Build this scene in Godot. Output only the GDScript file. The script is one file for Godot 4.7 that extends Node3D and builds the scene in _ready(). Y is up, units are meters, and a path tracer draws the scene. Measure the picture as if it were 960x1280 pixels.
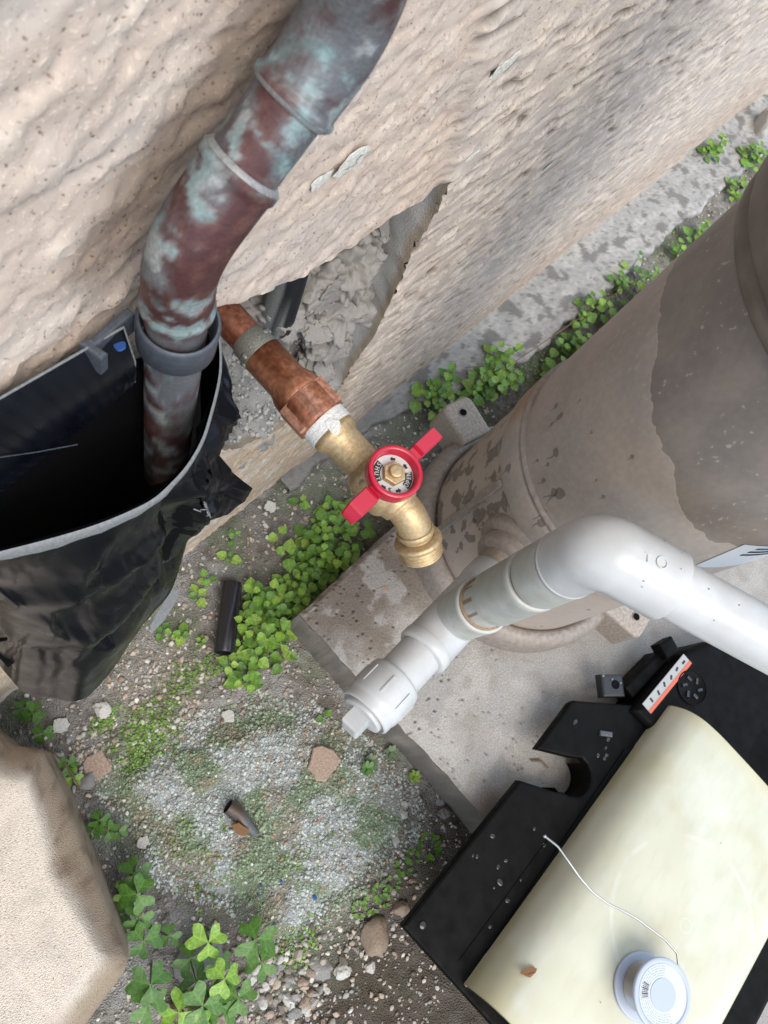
extends Node3D

var rng := RandomNumberGenerator.new()
var taken := {}
var M := {}
var NO: Callable


# ---------------------------------------------------------------- helpers: naming
func numbered(parent: Node, called: String) -> String:
	var key := str(parent.get_instance_id()) + called
	var n: int = taken.get(key, 0)
	taken[key] = n + 1
	return called if n == 0 else "%s_%03d" % [called, n]


func thing(called: String, label: String, category: String, at := Vector3.ZERO, group := "") -> Node3D:
	var o := Node3D.new()
	o.name = numbered(self, called)
	add_child(o, true)
	o.position = at
	tag(o, label, category, group)
	return o


func tag(o: Node, label: String, category: String, group := "") -> void:
	o.set_meta("label", label)
	o.set_meta("category", category)
	if group:
		o.set_meta("group", group)


func part(parent: Node, called: String, mesh: Mesh, mat: Material, xf := Transform3D()) -> MeshInstance3D:
	var o := MeshInstance3D.new()
	o.name = numbered(parent, called)
	o.mesh = mesh
	o.material_override = mat
	o.transform = xf
	parent.add_child(o, true)
	return o


func solo(called: String, mesh: Mesh, mat: Material, label: String, category: String, xf := Transform3D(), group := "") -> MeshInstance3D:
	var o := part(self, called, mesh, mat, xf)
	tag(o, label, category, group)
	return o


# ---------------------------------------------------------------- helpers: materials
func lin(r: float, g: float, b: float) -> Color:
	return Color(r, g, b).linear_to_srgb()


func noise(sd: int, freq: float, oct := 4, type := FastNoiseLite.TYPE_SIMPLEX_SMOOTH) -> FastNoiseLite:
	var n := FastNoiseLite.new()
	n.seed = sd
	n.frequency = freq
	n.noise_type = type
	n.fractal_type = FastNoiseLite.FRACTAL_FBM
	n.fractal_octaves = oct
	return n


func ntex(n: FastNoiseLite, lo: Color, hi: Color, size := 512, mid: Variant = null) -> NoiseTexture2D:
	var t := NoiseTexture2D.new()
	t.width = size
	t.height = size
	t.seamless = true
	t.noise = n
	var g := Gradient.new()
	g.set_color(0, lo)
	g.set_color(1, hi)
	if mid != null:
		g.add_point(0.5, mid)
	t.color_ramp = g
	return t


func mat(called: String, c: Color, rough := 0.8, metal := 0.0, vcol := false) -> StandardMaterial3D:
	var m := StandardMaterial3D.new()
	m.resource_name = called
	m.albedo_color = c
	m.roughness = rough
	m.metallic = metal
	m.vertex_color_use_as_albedo = vcol
	M[called] = m
	return m


func tri(m: StandardMaterial3D, albedo: Texture2D, scale: float, height: Texture2D = null, cm := 0.0) -> StandardMaterial3D:
	m.uv1_triplanar = true
	m.uv1_world_triplanar = true
	m.uv1_scale = Vector3.ONE * scale
	if albedo:
		m.albedo_texture = albedo
	if height:
		m.heightmap_enabled = true
		m.heightmap_texture = height
		m.heightmap_scale = cm
	return m


# ---------------------------------------------------------------- helpers: meshes
func arrays(v: PackedVector3Array, ix: PackedInt32Array, nn: Variant = null, c: Variant = null, uv: Variant = null) -> Array:
	var a := []
	a.resize(Mesh.ARRAY_MAX)
	a[Mesh.ARRAY_VERTEX] = v
	a[Mesh.ARRAY_INDEX] = ix
	if nn != null:
		a[Mesh.ARRAY_NORMAL] = nn
	if c != null:
		a[Mesh.ARRAY_COLOR] = c
	if uv != null:
		a[Mesh.ARRAY_TEX_UV] = uv
	return a


func rawmesh(a: Array) -> ArrayMesh:
	var m := ArrayMesh.new()
	m.add_surface_from_arrays(Mesh.PRIMITIVE_TRIANGLES, a)
	return m


func smooth(a: Array) -> ArrayMesh:
	var st := SurfaceTool.new()
	st.create_from_arrays(a)
	st.generate_normals()
	return st.commit()


func joined(meshes: Array, xfs: Array) -> ArrayMesh:
	var st := SurfaceTool.new()
	st.begin(Mesh.PRIMITIVE_TRIANGLES)
	for k in meshes.size():
		st.append_from(meshes[k], 0, xfs[k])
	return st.commit()


# rounds the corners of a profile
func bev(p: Array, e: float) -> Array:
	var out := [p[0]]
	for k in range(1, p.size() - 1):
		var a: Vector2 = p[k - 1]
		var b: Vector2 = p[k]
		var c: Vector2 = p[k + 1]
		if (b - a).normalized().dot((c - b).normalized()) > 0.93:
			out.append(b)
			continue
		out.append(b + (a - b).normalized() * minf(e, a.distance_to(b) * 0.35))
		out.append(b + (c - b).normalized() * minf(e, c.distance_to(b) * 0.35))
	out.append(p[-1])
	return out


# profile points are (radius, height), bottom to top on the outside
func lathe(p: Array, segs := 48, a0 := -PI, a1 := PI, cf: Callable = NO, uvh := Vector2(0, 1)) -> ArrayMesh:
	var v := PackedVector3Array()
	var nn := PackedVector3Array()
	var c := PackedColorArray()
	var uv := PackedVector2Array()
	var ix := PackedInt32Array()
	var nrm := []
	for k in p.size() - 1:
		var d: Vector2 = p[k + 1] - p[k]
		nrm.append(Vector2(d.y, -d.x).normalized())
	for k in p.size() - 1:
		if p[k].distance_to(p[k + 1]) < 1e-7:
			continue
		var n0: Vector2 = nrm[k]
		var n1: Vector2 = nrm[k]
		if k > 0 and nrm[k - 1].dot(nrm[k]) > 0.62:
			n0 = (nrm[k - 1] + nrm[k]).normalized()
		if k < nrm.size() - 1 and nrm[k + 1].dot(nrm[k]) > 0.62:
			n1 = (nrm[k + 1] + nrm[k]).normalized()
		var first := v.size()
		for e in 2:
			var q: Vector2 = p[k + e]
			var n: Vector2 = n1 if e else n0
			for j in segs + 1:
				var t := lerpf(a0, a1, float(j) / segs)
				v.append(Vector3(q.x * sin(t), q.y, q.x * cos(t)))
				nn.append(Vector3(n.x * sin(t), n.y, n.x * cos(t)))
				uv.append(Vector2((t + PI) / TAU, 1.0 - (q.y - uvh.x) / (uvh.y - uvh.x)))
				if cf.is_valid():
					c.append(cf.call(t, q.y, q.x))
		for j in segs:
			var A := first + j
			var D := A + segs + 1
			ix.append_array([A, D, D + 1, A, D + 1, A + 1])
	return rawmesh(arrays(v, ix, nn, c if cf.is_valid() else null, uv))


func tube(pts: Array, rads: Array, segs := 24, caps := true, cf: Callable = NO) -> ArrayMesh:
	var v := PackedVector3Array()
	var nn := PackedVector3Array()
	var c := PackedColorArray()
	var ix := PackedInt32Array()
	var last := pts.size() - 1
	var n := Vector3.ZERO
	var s := 0.0
	for k in pts.size():
		var t: Vector3 = (pts[mini(k + 1, last)] - pts[maxi(k - 1, 0)]).normalized()
		if k == 0:
			n = t.cross(Vector3.UP if absf(t.y) < 0.9 else Vector3.RIGHT).normalized()
		n = (n - t * n.dot(t)).normalized()
		var b := t.cross(n)
		var r: float = rads[k] if rads.size() > 1 else rads[0]
		var dr := 0.0
		if rads.size() > 1:
			var l: float = pts[mini(k + 1, last)].distance_to(pts[maxi(k - 1, 0)])
			dr = (rads[mini(k + 1, last)] - rads[maxi(k - 1, 0)]) / maxf(l, 1e-6)
		if k:
			s += pts[k].distance_to(pts[k - 1])
		for j in segs + 1:
			var a := TAU * j / segs
			var d := n * cos(a) + b * sin(a)
			v.append(pts[k] + d * r)
			nn.append((d - t * dr).normalized())
			if cf.is_valid():
				c.append(cf.call(pts[k] + d * r, a, s))
	for k in last:
		for j in segs:
			var A := k * (segs + 1) + j
			var D := A + segs + 1
			ix.append_array([A, D, D + 1, A, D + 1, A + 1])
	if caps:
		for e in [0, last]:
			var t: Vector3 = (pts[1] - pts[0]).normalized() * -1.0 if e == 0 else (pts[last] - pts[last - 1]).normalized()
			var f := v.size()
			for j in segs + 1:
				v.append(v[e * (segs + 1) + j])
				nn.append(t)
				if cf.is_valid():
					c.append(c[e * (segs + 1) + j])
			v.append(pts[e])
			nn.append(t)
			if cf.is_valid():
				c.append(c[e * (segs + 1)])
			for j in segs:
				ix.append_array([f + j, f + segs + 1, f + j + 1] if e else [f + j, f + j + 1, f + segs + 1])
	return rawmesh(arrays(v, ix, nn, c if cf.is_valid() else null))


func gridsurf(nu: int, nv: int, pos: Callable, col: Callable = NO, skip: Callable = NO, flip := false, uvs := false) -> ArrayMesh:
	var v := PackedVector3Array()
	var c := PackedColorArray()
	var uv := PackedVector2Array()
	var ix := PackedInt32Array()
	for i in nu + 1:
		for j in nv + 1:
			var q: Vector3 = pos.call(float(i) / nu, float(j) / nv)
			v.append(q)
			if col.is_valid():
				c.append(col.call(float(i) / nu, float(j) / nv, q))
			if uvs:
				uv.append(Vector2(float(i) / nu, float(j) / nv))
	for i in nu:
		for j in nv:
			if skip.is_valid() and skip.call((i + 0.5) / nu, (j + 0.5) / nv):
				continue
			var A := i * (nv + 1) + j
			var B := A + nv + 1
			ix.append_array([A, B, B + 1, A, B + 1, A + 1] if flip else [A, B + 1, B, A, A + 1, B + 1])
	return smooth(arrays(v, ix, null, c if col.is_valid() else null, uv if uvs else null))


func inset(o: PackedVector2Array, d: float) -> PackedVector2Array:
	var s := -1.0 if Geometry2D.is_polygon_clockwise(o) else 1.0
	var out := PackedVector2Array()
	var n := o.size()
	for k in n:
		var a := (o[k] - o[(k + n - 1) % n]).normalized()
		var b := (o[(k + 1) % n] - o[k]).normalized()
		var na := Vector2(-a.y, a.x) * s
		var nb := Vector2(-b.y, b.x) * s
		var m := (na + nb).normalized()
		out.append(o[k] + m * d / maxf(0.5, m.dot(na)))
	return out


# outline in (x, z), flat shaded, rounded top edge
func extrude(o: PackedVector2Array, y0: float, y1: float, e := 0.002, jit := 0.0, steps := 2) -> ArrayMesh:
	var rings := [[o, y0]]
	for k in steps + 1:
		var a := PI / 2 * k / steps
		rings.append([inset(o, e * (1.0 - cos(a))), y1 - e + e * sin(a)])
	var v := PackedVector3Array()
	var ix := PackedInt32Array()
	var n := o.size()
	for r in rings:
		for q in r[0]:
			v.append(Vector3(q.x + rng.randf_range(-jit, jit), r[1] + rng.randf_range(-jit, jit), q.y + rng.randf_range(-jit, jit)))
	for k in rings.size() - 1:
		for j in n:
			var A := k * n + j
			var B := k * n + (j + 1) % n
			ix.append_array([A, A + n, B + n, A, B + n, B])
	var top: PackedVector2Array = rings[-1][0]
	var f := (rings.size() - 1) * n
	for t in Geometry2D.triangulate_polygon(top):
		ix.append(f + t)
	for t in Geometry2D.triangulate_polygon(o):
		ix.append(t)
	return rawmesh(flatten(v, ix))


# unshared vertices without normals: drawn with flat faces
func flatten(v: PackedVector3Array, ix: PackedInt32Array) -> Array:
	var fv := PackedVector3Array()
	for k in ix:
		fv.append(v[k])
	return arrays(fv, PackedInt32Array(range(fv.size())))


func box(sx: float, sy: float, sz: float, e := 0.002) -> ArrayMesh:
	return extrude(PackedVector2Array([Vector2(-sx / 2, -sz / 2), Vector2(sx / 2, -sz / 2), Vector2(sx / 2, sz / 2), Vector2(-sx / 2, sz / 2)]), -sy / 2, sy / 2, e)


func prism(sides: int, r: float, h0: float, h1: float, e := 0.001) -> ArrayMesh:
	var o := PackedVector2Array()
	for k in sides:
		o.append(Vector2(sin(TAU * (k + 0.5) / sides), cos(TAU * (k + 0.5) / sides)) * r)
	return extrude(o, h0, h1, e)


func ico(sub: int) -> Array:
	var t := (1.0 + sqrt(5.0)) / 2.0
	var v := [Vector3(-1, t, 0), Vector3(1, t, 0), Vector3(-1, -t, 0), Vector3(1, -t, 0), Vector3(0, -1, t), Vector3(0, 1, t), Vector3(0, -1, -t), Vector3(0, 1, -t), Vector3(t, 0, -1), Vector3(t, 0, 1), Vector3(-t, 0, -1), Vector3(-t, 0, 1)]
	for k in 12:
		v[k] = v[k].normalized()
	var f := [0, 11, 5, 0, 5, 1, 0, 1, 7, 0, 7, 10, 0, 10, 11, 1, 5, 9, 5, 11, 4, 11, 10, 2, 10, 7, 6, 7, 1, 8, 3, 9, 4, 3, 4, 2, 3, 2, 6, 3, 6, 8, 3, 8, 9, 4, 9, 5, 2, 4, 11, 6, 2, 10, 8, 6, 7, 9, 8, 1]
	for s in sub:
		var mids := {}
		var g := []
		for k in range(0, f.size(), 3):
			var m := []
			for e in 3:
				var a: int = f[k + e]
				var b: int = f[k + (e + 1) % 3]
				var key := mini(a, b) * 100000 + maxi(a, b)
				if not mids.has(key):
					mids[key] = v.size()
					v.append((v[a] + v[b]).normalized())
				m.append(mids[key])
			g.append_array([f[k], m[0], m[2], f[k + 1], m[1], m[0], f[k + 2], m[2], m[1], m[0], m[1], m[2]])
		f = g
	return [v, f]


# a stone of about unit radius: noise, then cuts by planes
func rock(sd: int, sub := 2, cuts := 6, rough := 0.25, squash := Vector3.ONE, flat := true) -> ArrayMesh:
	var r := RandomNumberGenerator.new()
	r.seed = sd
	var n := noise(sd, 0.9, 3)
	var planes := []
	for k in cuts:
		planes.append([Vector3(r.randfn(), r.randfn(), r.randfn()).normalized(), r.randf_range(0.55, 0.9)])
	var s := ico(sub)
	var v := PackedVector3Array()
	for q in s[0]:
		var w: Vector3 = q * (1.0 + rough * n.get_noise_3dv(q * 1.6))
		for p in planes:
			var d: float = w.dot(p[0]) - p[1]
			if d > 0:
				w -= p[0] * d
		if sub > 2:
			w *= 1.0 + 0.09 * n.get_noise_3dv(q * 5.0 + Vector3(7, 3, 1)) + 0.03 * n.get_noise_3dv(q * 14.0)
		v.append(w * squash)
	var ix := PackedInt32Array()
	for k in range(0, s[1].size(), 3):
		ix.append_array([s[1][k], s[1][k + 2], s[1][k + 1]])
	return rawmesh(flatten(v, ix)) if flat else smooth(arrays(v, ix))


# an irregular flat flake, thickness th, about radius 1
func flake(sd: int, th: float, pts := 11, stretch := 1.0) -> ArrayMesh:
	var r := RandomNumberGenerator.new()
	r.seed = sd
	var o := PackedVector2Array()
	for k in pts:
		var a := TAU * (k + r.randf_range(-0.3, 0.3)) / pts
		o.append(Vector2(cos(a) * stretch, sin(a)) * r.randf_range(0.68, 1.05))
	return extrude(o, 0.0, th, th * 0.4, th * 0.12, 1)


func turned(y_axis: Vector3, at: Vector3, spin := 0.0) -> Transform3D:
	var y := y_axis.normalized()
	var x := y.cross(Vector3.FORWARD if absf(y.z) < 0.9 else Vector3.RIGHT).normalized()
	return Transform3D(Basis(x, y, x.cross(y)).rotated(y, spin), at)


func multi(parent: Node, called: String, mesh: Mesh, m: Material, xfs: Array, cols: Array) -> MultiMeshInstance3D:
	var mm := MultiMesh.new()
	mm.transform_format = MultiMesh.TRANSFORM_3D
	mm.use_colors = true
	mm.mesh = mesh
	mm.instance_count = xfs.size()
	for k in xfs.size():
		mm.set_instance_transform(k, xfs[k])
		mm.set_instance_color(k, cols[k])
	var o := MultiMeshInstance3D.new()
	o.name = numbered(parent, called)
	o.multimesh = mm
	o.material_override = m
	o.set_meta("kind", "stuff")
	parent.add_child(o, true)
	return o


func inpoly(x: float, z: float, p: PackedVector2Array) -> bool:
	return Geometry2D.is_point_in_polygon(Vector2(x, z), p)


func edge_dist(q: Vector2, p: PackedVector2Array) -> float:
	var best := 1e9
	for k in p.size():
		best = minf(best, q.distance_to(Geometry2D.get_closest_point_to_segment(q, p[k], p[(k + 1) % p.size()])))
	return best


func jag(p: Array, step: float, amp: float, sd: int) -> PackedVector2Array:
	var r := RandomNumberGenerator.new()
	r.seed = sd
	var out := PackedVector2Array()
	for k in p.size():
		var a: Vector2 = p[k]
		var b: Vector2 = p[(k + 1) % p.size()]
		var n := maxi(1, int(a.distance_to(b) / step))
		for j in n:
			out.append(a.lerp(b, float(j) / n) + Vector2(r.randf_range(-amp, amp), r.randf_range(-amp, amp)))
	return out


# ---------------------------------------------------------------- the scene
func _ready() -> void:
	rng.seed = 7
	# camera
	var cam := Camera3D.new()
	cam.name = "camera"
	cam.transform = Transform3D(Basis(Vector3(0.6763006, 0.31110152, -0.66770753), Vector3(-0.73633212, 0.31110152, -0.60085844), Vector3(0.02079685, 0.89801542, 0.43947218)), Vector3(0, 0.9, 0))
	var lens := CameraAttributesPhysical.new()
	lens.frustum_focal_length = 18.13
	lens.frustum_near = 0.02
	lens.frustum_far = 200.0
	lens.frustum_focus_distance = 0.52
	lens.exposure_aperture = 16.0
	cam.attributes = lens
	cam.fov = 67.0
	cam.near = 0.02
	cam.far = 200.0
	add_child(cam)
	cam.current = true
	# sky and sun: overcast
	var env := Environment.new()
	env.background_mode = Environment.BG_SKY
	var sky := Sky.new()
	var sm := ProceduralSkyMaterial.new()
	sm.sky_top_color = Color(0.81, 0.905, 1.0)
	sm.sky_horizon_color = Color(0.74, 0.84, 0.95)
	sm.sky_curve = 0.2
	sm.ground_bottom_color = Color(0.35, 0.33, 0.3)
	sm.ground_horizon_color = Color(0.6, 0.6, 0.6)
	sm.sky_energy_multiplier = 1.0
	sky.sky_material = sm
	env.sky = sky
	env.tonemap_mode = Environment.TONE_MAPPER_LINEAR
	env.tonemap_exposure = 2.55
	env.sdfgi_enabled = true
	env.ssao_enabled = true
	env.ssil_enabled = true
	var we := WorldEnvironment.new()
	we.name = "environment"
	we.environment = env
	add_child(we)
	var sun := DirectionalLight3D.new()
	sun.name = "sun"
	sun.light_color = Color(1.0, 0.99, 0.97)
	sun.light_energy = 0.42
	sun.light_angular_distance = 40.0
	sun.shadow_enabled = true
	add_child(sun)
	sun.look_at_from_position(Vector3(0.6, 1.0, 0.35), Vector3.ZERO)

	make_materials()
	build_wall()
	build_ground()
	build_pad()
	build_block()
	build_tank()
	build_white_pipe()
	build_pump()
	build_cover()
	build_spool()
	build_drain_pipe()
	build_liner()
	build_valve()
	build_hole_debris()
	build_litter()
	build_weeds()
	build_clover()


func make_materials() -> void:
	var fine := noise(1, 0.045, 5)
	var grain := noise(2, 0.16, 4)
	var broad := noise(3, 0.012, 5)
	var cells := noise(4, 0.06, 2, FastNoiseLite.TYPE_CELLULAR)
	var t_fine := ntex(fine, Color(0.72, 0.72, 0.72), Color.WHITE)
	var t_grain := ntex(grain, Color(0.74, 0.73, 0.72), Color.WHITE)
	var t_broad := ntex(broad, Color(0.68, 0.66, 0.64), Color.WHITE)
	var h_fine := ntex(noise(11, 0.03, 6), Color.BLACK, Color.WHITE)
	var h_grain := ntex(noise(12, 0.12, 5), Color.BLACK, Color.WHITE)
	var h_soft := ntex(noise(13, 0.008, 3), Color.BLACK, Color.WHITE)
	# pores in cast concrete: a few dark round pits
	var pits := ntex(cells, Color(0.15, 0.13, 0.12), Color.WHITE)
	pits.color_ramp.set_offset(0, 0.0)
	pits.color_ramp.set_offset(1, 0.18)
	var st_n := noise(14, 0.035, 5)
	var t_st := ntex(st_n, Color(0.55, 0.46, 0.40), Color(1.0, 0.98, 0.95), 1024)
	t_st.color_ramp.offsets = PackedFloat32Array([0.0, 0.17, 0.215, 0.42, 0.58, 0.715, 0.745, 1.0])
	t_st.color_ramp.colors = PackedColorArray([Color(0.46, 0.38, 0.32), Color(0.64, 0.55, 0.49), Color(0.88, 0.86, 0.845), Color(0.93, 0.915, 0.90), Color(0.91, 0.895, 0.88), Color(0.93, 0.915, 0.90), Color(1.0, 0.985, 0.96), Color(1.0, 0.99, 0.97)])
	var h_st := ntex(st_n, Color.BLACK, Color.WHITE, 1024)
	h_st.color_ramp.offsets = PackedFloat32Array([0.0, 0.17, 0.215, 0.42, 0.58, 0.715, 0.745, 1.0])
	h_st.color_ramp.colors = PackedColorArray([Color(0, 0, 0), Color(0.1, 0.1, 0.1), Color(0.42, 0.42, 0.42), Color(0.5, 0.5, 0.5), Color(0.54, 0.54, 0.54), Color(0.6, 0.6, 0.6), Color(0.9, 0.9, 0.9), Color(1, 1, 1)])
	tri(mat("stucco", Color.WHITE, 0.92, 0, true), t_st, 8.0, h_st, 0.028)
	tri(mat("mortar", Color.WHITE, 0.95, 0, true), t_grain, 9.0, h_grain, 0.07)
	tri(mat("soil", Color.WHITE, 0.95, 0, true), t_grain, 7.0, h_grain, 0.35)
	tri(mat("pad_concrete", Color.WHITE, 0.9, 0, true), t_grain, 5.0, h_grain, 0.06)
	tri(mat("footing", Color.WHITE, 0.88, 0, true), t_grain, 8.0, h_grain, 0.08)
	tri(mat("block", Color.WHITE, 0.95, 0, true), t_st, 11.0, h_grain, 0.13)
	mat("stone", Color.WHITE, 0.9, 0, true)
	tri(mat("chunk", lin(0.38, 0.355, 0.335), 0.95), t_grain, 16.0, h_grain, 0.07)
	tri(mat("chunk_dark", lin(0.2, 0.19, 0.18), 0.95), t_fine, 16.0, h_fine, 0.12)
	tri(mat("paint_flake", lin(0.80, 0.77, 0.70), 0.7), t_fine, 20.0)
	tri(mat("stucco_chip", lin(0.46, 0.34, 0.27), 0.9), t_fine, 14.0, h_fine, 0.06)
	tri(mat("grey_stone", lin(0.3, 0.29, 0.28), 0.85), t_fine, 20.0, h_fine, 0.05)
	tri(mat("pale_stone", lin(0.62, 0.6, 0.56), 0.85), t_fine, 20.0, h_fine, 0.05)
	tri(mat("tan_stone", lin(0.34, 0.26, 0.2), 0.88), t_fine, 16.0, h_fine, 0.06)
	# plastics and metals
	tri(mat("taupe", lin(0.37, 0.315, 0.28), 0.5), t_fine, 6.0, h_soft, 0.02)
	tri(mat("taupe_dark", lin(0.2, 0.165, 0.14), 0.5), t_broad, 6.0, h_soft, 0.02)
	tri(mat("white_plastic", lin(0.545, 0.555, 0.57), 0.34), ntex(noise(21, 0.014, 5), Color(0.88, 0.87, 0.86), Color.WHITE), 4.0)
	tri(mat("aged_plastic", lin(0.50, 0.515, 0.505), 0.42), ntex(noise(22, 0.02, 4), Color(0.88, 0.86, 0.82), Color.WHITE), 6.0)
	tri(mat("lip_plastic", lin(0.46, 0.385, 0.325), 0.5), t_fine, 9.0)
	tri(mat("tan_grime", lin(0.36, 0.25, 0.16), 0.8), t_fine, 20.0)
	tri(mat("rust", lin(0.24, 0.12, 0.05), 0.9), t_fine, 20.0)
	tri(mat("black_plastic", lin(0.006, 0.0055, 0.0058), 0.5), t_broad, 5.0, h_soft, 0.02).metallic_specular = 0.2
	M.black_plastic.roughness_texture = ntex(noise(26, 0.02, 4), Color(0.5, 0.5, 0.5), Color.WHITE, 512)
	M.black_plastic.roughness = 0.75
	tri(mat("black_shiny", lin(0.012, 0.012, 0.014), 0.2), null, 5.0)
	tri(mat("black_sheet", lin(0.004, 0.005, 0.0085), 0.34), t_broad, 8.0, h_soft, 0.015).metallic_specular = 0.35
	M.black_sheet.roughness_texture = ntex(noise(27, 0.012, 4), Color(0.45, 0.45, 0.45), Color.WHITE, 512)
	M.black_sheet.roughness = 0.42
	tri(mat("black_inner", lin(0.0035, 0.0035, 0.0045), 0.75), null, 8.0).metallic_specular = 0.2
	tri(mat("sheet_edge", lin(0.21, 0.215, 0.22), 0.6), t_fine, 20.0)
	tri(mat("grey_pvc", lin(0.075, 0.085, 0.105), 0.5), t_fine, 12.0)
	tri(mat("dull_metal", lin(0.06, 0.06, 0.065), 0.4, 0.7), t_fine, 20.0)
	var cream := tri(mat("cream", Color.WHITE, 0.36, 0, true), ntex(noise(23, 0.008, 4), Color(0.95, 0.945, 0.92), Color.WHITE), 3.0, h_soft, 0.05)
	cream.subsurf_scatter_enabled = true
	cream.subsurf_scatter_strength = 0.12
	tri(mat("spool_plastic", lin(0.38, 0.42, 0.52), 0.4), null, 4.0)
	mat("solder", lin(0.36, 0.35, 0.34), 0.38, 0.85)
	tri(mat("copper", lin(0.70, 0.37, 0.26), 0.42, 0.6, true), ntex(noise(24, 0.02, 5), Color(0.6, 0.52, 0.48), Color.WHITE), 22.0, h_fine, 0.01)
	tri(mat("brass", lin(0.58, 0.45, 0.28), 0.47, 0.6), ntex(noise(25, 0.03, 4), Color(0.8, 0.74, 0.66), Color.WHITE), 22.0, h_fine, 0.012)
	tri(mat("patina", Color.WHITE, 0.5, 0.25, true), t_fine, 22.0, h_fine, 0.015)
	tri(mat("solder_lump", lin(0.30, 0.29, 0.25), 0.5, 0.45), t_fine, 26.0, h_fine, 0.025)
	tri(mat("tape", lin(0.80, 0.79, 0.77), 0.7), t_fine, 30.0, h_fine, 0.05)
	var red := mat("red_paint", lin(0.42, 0.008, 0.032), 0.34)
	red.clearcoat_enabled = true
	red.clearcoat = 0.25
	red.clearcoat_roughness = 0.2
	mat("disc", lin(0.5, 0.5, 0.5), 0.4)
	mat("print_grey", lin(0.30, 0.31, 0.34), 0.6)
	mat("ink", lin(0.012, 0.012, 0.012), 0.6)
	mat("print_white", lin(0.36, 0.36, 0.36), 0.6)
	mat("orange_print", lin(0.60, 0.12, 0.06), 0.5)
	mat("blue_bit", lin(0.015, 0.06, 0.22), 0.6)
	mat("sticker", lin(0.50, 0.53, 0.58), 0.4)
	mat("twig", lin(0.2, 0.13, 0.08), 0.9)
	mat("shell_black", lin(0.015, 0.014, 0.018), 0.25)
	# leaves: a few tones of each plant
	var greens := [lin(0.24, 0.41, 0.05), lin(0.175, 0.345, 0.045), lin(0.11, 0.24, 0.035), lin(0.30, 0.45, 0.075)]
	for k in 4:
		leaf_mat("weed_leaf%d" % k, greens[k])
	var darks := [lin(0.06, 0.16, 0.02), lin(0.085, 0.21, 0.025), lin(0.24, 0.42, 0.05), lin(0.11, 0.24, 0.05)]
	for k in 4:
		leaf_mat("clover_leaf%d" % k, darks[k])
	leaf_mat("pale_leaf", lin(0.16, 0.24, 0.13))
	leaf_mat("moss", lin(0.12, 0.21, 0.035))
	mat("stem", lin(0.16, 0.2, 0.06), 0.7)
	mat("red_stem", lin(0.2, 0.07, 0.05), 0.7)


var leaf_vein: ImageTexture


func vein_texture() -> ImageTexture:
	var im := Image.create(96, 96, false, Image.FORMAT_RGB8)
	var n := noise(401, 0.05, 3)
	for x in 96:
		for y in 96:
			var a := x / 95.0
			var s := absf(y / 95.0 - 0.5) * 2.0
			var c := Color(0.86, 0.87, 0.84) * (1.0 + 0.22 * n.get_noise_2d(x, y))
			var side := absf(fposmod(a - 0.30 * s, 0.17) - 0.085)
			c = c.lerp(Color(0.66, 0.72, 0.60), 0.7 * smoothstep(0.03, 0.0, side - 0.0) * smoothstep(1.0, 0.5, s))
			c = c.lerp(Color(1.0, 1.0, 0.92), 0.9 * smoothstep(0.09, 0.03, s))
			if n.get_noise_2d(x * 2.0 + 50.0, y * 2.0) > 0.5:
				c = c.lerp(Color(0.75, 0.62, 0.35), 0.7)
			im.set_pixel(x, y, c)
	return ImageTexture.create_from_image(im)


func leaf_mat(called: String, c: Color) -> void:
	var m := mat(called, c, 0.5)
	if leaf_vein == null:
		leaf_vein = vein_texture()
	if called != "moss":
		m.albedo_texture = leaf_vein
	m.backlight_enabled = true
	m.backlight = Color(0.35, 0.4, 0.12)
	m.rim_enabled = true
	m.rim = 0.15


# ---------------------------------------------------------------- wall
var hole: PackedVector2Array   # (z, y)
var n_lump := noise(31, 26.0, 4)
var n_ridge := noise(32, 6.0, 2)
var n_fineb := noise(33, 60.0, 4)
var n_wave := noise(34, 2.6, 2)
var n_stain := noise(35, 7.0, 5)
var n_pit := noise(36, 55.0, 3)


func crack_z(y: float) -> float:
	if y < 0.543:
		return lerpf(-0.392, -0.361, clampf((y - 0.235) / 0.308, 0, 1))
	return lerpf(-0.361, -0.304, clampf((y - 0.543) / 0.143, 0, 1.6)) + 0.004 * n_lump.get_noise_1d(y * 3.0)


func left_part(z: float, y: float) -> float:
	return smoothstep(-0.004, 0.005, z - crack_z(y))


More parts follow.
